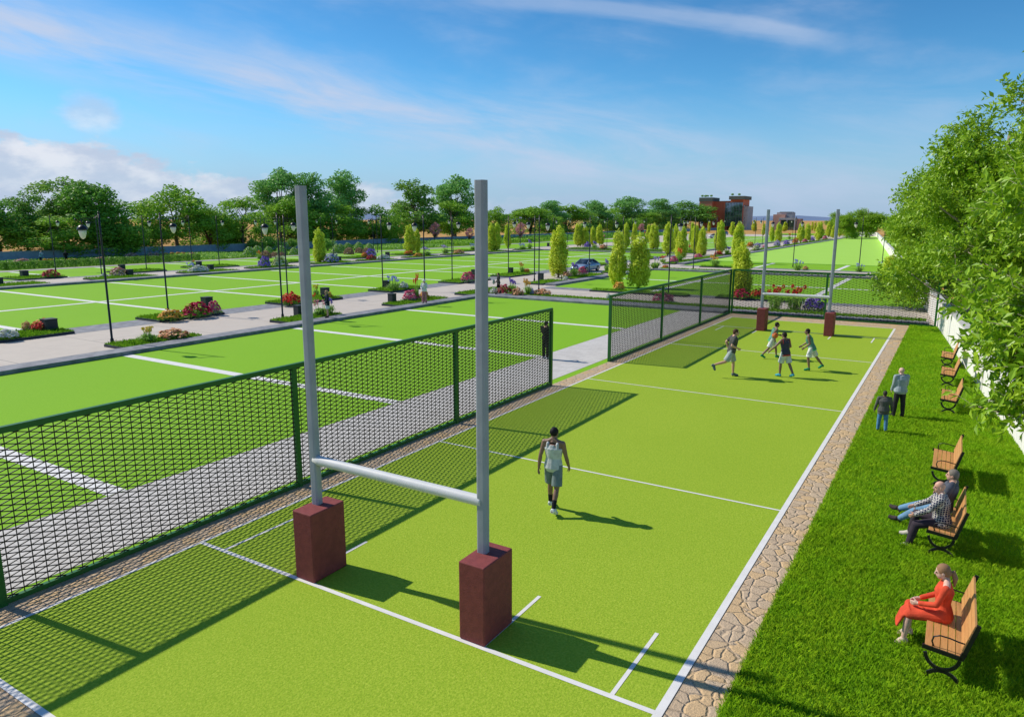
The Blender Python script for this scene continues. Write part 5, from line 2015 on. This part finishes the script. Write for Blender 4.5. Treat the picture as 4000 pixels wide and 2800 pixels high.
    if top == 'tee':
        mb = MB()
        torso(mb, -.1, .52, .020, .25)
        for sg_ in (-1, 1):
            mb.loft([tw(sg_ * .05, -.02, .53) + OFF, tw(sg_ * .12, -.02, .50) + OFF, tw(sg_ * .19, -.01, .48) + OFF], [.042 * S, .058 * S, .066 * S], 10)
        sleeves(mb, .62, .016)
        garment('t_shirt', mb, tm)
    elif top == 'tank':
        mb = MB()
        torso(mb, -.1, .40, .020, .15)
        for sd in (-1, 1):
            pts = [tw(sd * .105, .07, .36), tw(sd * .100, .055, .46), tw(sd * .095, -.01, .515), tw(sd * .10, -.07, .46), tw(sd * .105, -.085, .36)]
            mb.loft([q + OFF for q in pts], [(.034 * S, .030 * S)] * 5, 10, ref=(1, 0, 0))
        mb.loft([T_(0, -.01, .38), T_(0, -.01, .45)], [(.155 * S, .118 * S), (.11 * S, .100 * S)], 14, ref=tw(0, 1, 0).normalized())
        garment('vest', mb, tm)
        if trim:
            t2 = cloth(*trim)
            mb = MB()
            mb.loft([T_(0, -.01, -.12), T_(0, -.01, -.075)], [(.196 * B_ * S, .148 * S), (.196 * B_ * S, .148 * S)], 18, ref=tw(0, 1, 0).normalized())
            mb.build('vest_hem', t2, root)
            mb = MB()
            for sd in (-1, 1):
                cpt = T_(sd * .172, -.01, .42)
                pts = [cpt + tw(0, math.cos(a) * .078, math.sin(a) * .098) for a in [i * math.pi / 8 for i in range(17)]]
                mb.loft(pts, [.012 * S] * 17, 6, caps=False)
            mb.build('vest_trim', t2, root)
    elif top in ('shirt', 'jacket', 'sweater'):
        mb = MB()
        torso(mb, -.1, .52, .026, .3)
        for sg_ in (-1, 1):
            mb.loft([tw(sg_ * .05, -.02, .53) + OFF, tw(sg_ * .12, -.02, .50) + OFF, tw(sg_ * .19, -.01, .48) + OFF], [.044 * S, .060 * S, .068 * S], 10)
        if top == 'jacket':
            mb.loft([T_(0, -.005, -.17), T_(0, -.005, .0)], [(.195 * B_ * S, .150 * S), (.188 * B_ * S, .140 * S)], 16, ref=tw(0, 1, 0).normalized())
        sleeves(mb, 1.97, .018)
        mb.loft([neck0 - V((0, 0, .015)), neck0.lerp(neck1, .45)], [.078 * S, .066 * S], 12)
        garment('shirt' if top != 'jacket' else 'jacket', mb, tm)
    elif top == 'dress':
        mb = MB()
        torso(mb, -.1, .51, .014)
        sleeves(mb, 1.9, .010)
        mb.loft([neck0 - V((0, 0, .02)), neck0.lerp(neck1, .7)], [.066 * S, .052 * S], 12)
        lk, rk = J['Lk'], J['Rk']
        for nm in 'LR':
            lim(mb, J[nm + 'h'], J[nm + 'k'], .10, .075)
        mid = (lk + rk) / 2
        hipm = (J['Lh'] + J['Rh']) / 2
        mb.loft([hipm, hipm.lerp(mid, .5), mid + V((0, .03, .0)) * S], [(.185 * S, .105 * S), (.175 * S, .085 * S), (.165 * S, .075 * S)], 16, ref=(0, .2, 1))
        mb.loft([mid + V((0, -.02, .05)) * S, mid + V((0, .085, -.07)) * S, mid + V((0, .15, -.24)) * S], [(.150 * S, .06 * S), (.165 * S, .05 * S), (.175 * S, .03 * S)], 16, ref=(0, 1, .6))
        garment('dress', mb, tm)
    bm = cloth(*botcol)
    if bottom == 'shorts':
        mb = MB()
        torso(mb, -.1, .17, .018)
        for nm in 'LR':
            h, k = J[nm + 'h'], J[nm + 'k']
            mb.loft([h + V((0, 0, .03)) * S, h.lerp(k, .35), h.lerp(k, .92)], [.108 * S * B_, .110 * S * B_, .112 * S * B_], 14)
        garment('shorts', mb, bm)
    elif bottom in ('trousers', 'wide'):
        mb = MB()
        torso(mb, -.1, .17, .014)
        ex = .012 if bottom == 'trousers' else .05
        for nm in 'LR':
            lim(mb, J[nm + 'h'], J[nm + 'k'], .090 * B_ + .008, .060 + .02)
            a2 = J[nm + 'k'].lerp(J[nm + 'a'], .93)
            lim(mb, J[nm + 'k'], a2, .060 + .018, .048 + ex, (.5, .066 + ex * .6))
        garment('trousers', mb, bm)
    elif bottom == 'skirt':
        mb = MB()
        k_ = (J['Lk'] + J['Rk']) / 2
        mb.loft([T_(0, 0, .12), T_(0, 0, 0), k_ + V((0, 0, .05))], [(.15 * S, .12 * S), (.19 * S, .14 * S), (.19 * S, .14 * S)], 16)
        garment('skirt', mb, bm)
    if sock:
        for nm in 'LR':
            mb = MB()
            lim(mb, J[nm + 'k'].lerp(J[nm + 'a'], .62), J[nm + 'a'], .050, .043)
            garment('sock', mb, cloth(*sock))
    if shoecol:
        for nm in 'LR':
            mb = MB()
            mb.loft([J[nm + 'heel'], J[nm + 'a'].lerp(J[nm + 'ball'], .45), J[nm + 'ball'], J[nm + 'toe'] + (J[nm + 'toe'] - J[nm + 'ball']) * .2], [.044 * S, .051 * S, .049 * S, .034 * S], 12)
            mb.ball(J[nm + 'a'] - V((0, 0, .012)) * S, .048 * S, 10, 8)
            garment('shoe', mb, cloth(*shoecol))
    return root, J, hc


HEAD_YAW = R(31.7)
# the walker nearest the camera, seen from behind
person((4.93, 12.42, .012), R(8), 'lone man walking away in pale grey vest, grey shorts and white shoes', 'dark', 1.86,
       legs=((16, 3, 10), (-12, 3, 16)), arms=((-12, 12, 12, 0), (12, 10, 12, 0)), head=(-14, 0), feet=(5, 25), hair='cap', haircol=(.016, .015, .018),
       top='tank', topcol=('vest_pale_grey', (.58, .60, .60)), bottom='shorts', botcol=('shorts_slate', (.19, .24, .25)), shoecol=('shoe_white', (.72, .74, .78)), sock=('sock_black', (.02, .02, .025)), build_=.97, vox=.009)
person((4.57, 27.45, .012), R(-62), 'runner in a dark grey T-shirt and light grey shorts, jogging towards the players', 'fair', 1.96,
       legs=((14, 3, 12), (-30, 3, 44)), arms=((-46, 14, 66, 10), (-26, 12, 92, 20)), lean=8, head=(-8, 0), feet=(0, 55), hair='short', haircol=(.09, .045, .025),
       top='tee', topcol=('tee_charcoal', (.085, .085, .080)), bottom='shorts', botcol=('shorts_lightgrey', (.42, .46, .46)), shoecol=('shoe_grey', (.14, .18, .20)), vox=.010)
_, JB, _ = person((5.07, 32.2, .012), R(-62), 'player in a green vest and white shorts holding the orange ball behind his hip', 'dark', 1.74,
       legs=((30, 6, 22), (-22, 4, 20)), arms=((12, 14, 70, 58), (-50, 30, 62, 0)), lean=16, head=(-6, -6), feet=(0, 20), hair='short', haircol=(.03, .022, .018),
       top='tank', topcol=('vest_green', (.12, .30, .24)), trim=('trim_green', (.04, .55, .22)), bottom='shorts', botcol=('shorts_white', (.74, .74, .74)), shoecol=('shoe_green', (.03, .28, .13)), vox=.010)
person((6.34, 28.55, .012), R(58), 'player in dark vest with red trim, white shorts and blue shoes', 'dark', 1.82,
       legs=((14, 3, 14), (-14, 4, 16)), arms=((24, 34, 18, 0), (-5, 20, 60, 35)), lean=10, head=(10, 0), feet=(0, 14), hair='short', haircol=(.03, .022, .018),
       top='tank', topcol=('vest_dark', (.065, .065, .095)), trim=('trim_red', (.62, .06, .07)), bottom='shorts', botcol=('shorts_white', (.74, .74, .74)), shoecol=('shoe_blue', (.06, .38, .52)), vox=.010)
person((6.98, 30.42, .012), R(100), 'player in a green vest facing left with one hand raised before him', 'dark', 1.80,
       legs=((14, 6, 22), (-26, 9, 12)), arms=((-14, 8, 62, 10), (2, 10, 50, 0)), lean=20, head=(0, -10), feet=(0, 24), hair='short', haircol=(.03, .022, .018),
       top='tank', topcol=('vest_green', (.12, .30, .24)), trim=('trim_green', (.04, .55, .22)), bottom='shorts', botcol=('shorts_white', (.74, .74, .74)), shoecol=('shoe_green', (.03, .28, .13)), vox=.010)
# basketball
bx = Vector((5.07, 32.2, .012)) + Matrix.Rotation(R(-62), 3, 'Z') @ (JB['Rw'] + Vector((-.08, .03, .14)))
M['ball'] = pmat('orange_ball', (.66, .11, .02), .6, nscale=30)
M['ballseam'] = pmat('ball_seam', (.70, .50, .12), .6)
bo = empty('basketball', bx)
tag(bo, 'orange ball with pale seams held by the player in green', 'ball')
MB().ball((0, 0, 0), .125, 24, 16).build('ball_skin', M['ball'], bo)
mb = MB()
for ax in range(3):
    pts = []
    for i in range(25):
        a = i * math.pi / 12
        c, s = math.cos(a) * .1255, math.sin(a) * .1255
        pts.append([(c, s, 0), (0, c, s), (c, 0, s)][ax])
    mb.loft(pts, [.005] * 25, 5, ref=(.3, .5, .8), caps=False)
mb.build('seams', M['ballseam'], bo)

person((10.52, 24.45, 0), R(35), 'bald man in pale grey-blue sweater and dark trousers standing on the grass', 'pale', 1.62,
       legs=((4, 4, 2), (-3, 4, 2)), arms=((8, 4, 24, 10), (8, 4, 24, 10)), lean=2, head=(20, 0), hair='none', top='sweater', topcol=('shirt_greyblue', (.36, .42, .46)),
       bottom='trousers', botcol=('trousers_dark', (.035, .032, .036)), shoecol=('shoe_dark', (.03, .03, .03)), build_=1.08, vox=.010)
person((10.24, 22.42, 0), R(12), 'boy in a dark grey jacket and blue jeans beside the bald man', 'brown', 1.26,
       legs=((5, 5, 3), (-4, 5, 3)), arms=((4, 14, 14, 0), (3, 14, 14, 0)), head=(0, 0), hair='short', haircol=(.05, .04, .035), top='jacket', topcol=('jacket_grey', (.115, .115, .11)),
       bottom='trousers', botcol=('jeans_blue', (.10, .26, .48)), shoecol=('shoe_dark', (.03, .03, .03)), build_=1.12, vox=.009)
# bench sitters
person((11.84, 14.72, 0), R(90), 'bald man in checked shirt and dark trousers seated on the bench', 'fair', 1.74, seat=.455,
       legs=((74, 8, 62), (88, 12, 78)), arms=((38, 8, 18, 12), (42, 10, 16, 4)), lean=7, head=(20, 0), feet=(0, 0), hair='none', top='shirt', topcol=('shirt_check', (.05, .05, .10), None, True),
       bottom='trousers', botcol=('trousers_plum', (.050, .038, .050)), shoecol=('shoe_cream', (.55, .50, .42)), build_=1.06, vox=.009)
person((11.86, 15.50, 0), R(78), 'grey-haired man in slate top and jeans, seated with legs stretched out', 'fair', 1.80, seat=.455,
       legs=((70, 2, 22), (76, 4, 14)), arms=((14, 10, 92, 55), (14, 10, 92, 55)), lean=-10, head=(12, 0), feet=(-20, -20), hair='short', haircol=(.20, .17, .14), top='sweater', topcol=('shirt_slate', (.095, .105, .135)),
       bottom='trousers', botcol=('jeans_light', (.16, .30, .46)), shoecol=('shoe_brown', (.07, .055, .05)), vox=.010)
person((11.93, 11.05, 0), R(92), 'woman in red-orange dress with blond ponytail on the nearest bench', 'pale', 1.70, seat=.455, female=True,
       legs=((80, 3, 74), (86, 5, 88)), arms=((20, 6, 50, 26), (16, 6, 50, 20)), lean=2, head=(4, 12), feet=(25, 25), hair='ponytail', haircol=(.34, .19, .10), top='dress', topcol=('dress_coral', (.70, .085, .04)),
       bottom='none', shoecol=('shoe_beige', (.62, .48, .38)), vox=.008)
# farther figures
person((-3.22, 26.75, 0), R(-10), 'man dressed all in black standing on the pavers behind the fence end', 'fair', 1.74, legs=((2, 5, 2), (-2, 5, 2)), arms=((12, 8, 70, 40), (14, 8, 70, 40)),
       hair='short', haircol=(.01, .01, .01), top='tee', topcol=('black_cloth', (.012, .012, .014)), bottom='trousers', botcol=('black_cloth', (.012, .012, .014)), shoecol=('shoe_white', (.72, .74, .78)), vox=.012)
person((-19.85, 39.2, .17), R(200), 'woman in white sun hat, white shirt and wide pink trousers', 'pale', 1.72, female=True, legs=((2, 3, 2), (-2, 3, 2)), arms=((20, 8, 110, 30), (10, 8, 60, 30)),
       hair='hat', haircol=(.12, .07, .04), top='shirt', topcol=('white_cloth', (.72, .72, .74)), bottom='wide', botcol=('pink_check', (.55, .25, .26), (.36, .10, .13)), shoecol=('shoe_cream', (.55, .50, .42)), vox=.013, hands=False)
person((-20.15, 30.35, .17), R(150), 'woman with curly blond hair in navy jacket over white dress', 'fair', 1.68, female=True, legs=((3, 3, 2), (-3, 3, 2)), arms=((10, 10, 20, 0), (40, 20, 110, 20)),
       hair='curly', haircol=(.40, .28, .15), top='jacket', topcol=('navy_cloth', (.018, .030, .048)), bottom='skirt', botcol=('white_skirt', (.70, .72, .74)), shoecol=('shoe_dark', (.03, .03, .03)), vox=.013, hands=False)
person((-18.9, 47.3, .17), R(130), 'slim woman in black outfit and boots with long dark hair', 'fair', 1.74, female=True, legs=((10, 3, 4), (-10, 4, 6)), arms=((0, 12, 10, 0), (6, 10, 40, 20)),
       hair='long', haircol=(.05, .03, .022), top='shirt', topcol=('dark_grey_cloth', (.06, .055, .055)), bottom='shorts', botcol=('black_cloth', (.012, .012, .014)), shoecol=('shoe_dark', (.03, .03, .03)), sock=('boot_black', (.015, .015, .015)), vox=.013, hands=False)
o = MB().ball((0, 0, 0), (.09, .15, .19), 12, 8).loft([(0, -.1, .12), (0, 0, .42), (0, .1, .12)], [.012] * 3, 6).build('shoulder_bag', cloth('bag_pale', (.50, .52, .46)), None, (-19.25, 47.15, 1.12))
tag(o, 'pale bag hanging at the side of the slim woman in black', 'bag')
person((-92.75, 48.8, 0), R(-60), 'person in light blue top stretching out one arm before the garden wall', 'pale', 1.75, legs=((2, 4, 2), (-2, 4, 2)), arms=((10, 8, 20, 0), (75, 5, 20, 0)), lean=12,
       hair='fringe', haircol=(.5, .45, .4), top='shirt', topcol=('light_blue_cloth', (.22, .36, .52)), bottom='trousers', botcol=('navy_cloth', (.018, .030, .048)), vox=.018, hands=False)
person((-89.95, 50.65, 0), R(-120), 'person in black with dark cap before the garden wall', 'dark', 1.72, arms=((25, 20, 60, 10), (25, 20, 60, 10)),
       hair='cap', haircol=(.01, .01, .012), top='jacket', topcol=('black_cloth', (.012, .012, .014)), bottom='trousers', botcol=('black_cloth', (.012, .012, .014)), vox=.018, hands=False)
person((-75.6, 191.7, 0), R(180), 'distant person in a rosy top beside the far lawn', 'fair', 1.75, hair='short', haircol=(.08, .05, .03), top='tee', topcol=('rose_cloth', (.62, .24, .22)), bottom='shorts', botcol=('dark_grey_cloth', (.06, .055, .055)), vox=.03, hands=False)
person((-84.5, 246, 0), R(170), 'distant person in a red top and blue trousers near the conifers', 'fair', 1.8, hair='short', haircol=(.08, .05, .03), top='tee', topcol=('red_cloth', (.65, .05, .04)), bottom='trousers', botcol=('jeans_blue', (.10, .26, .48)), vox=.03, hands=False)
for _o in [q for q in SC.objects if q.parent is None and q.get('label')]:
    if len(_o['label'].split()) > 16:
        print('LONG', len(_o['label'].split()), _o.name, _o['label'])
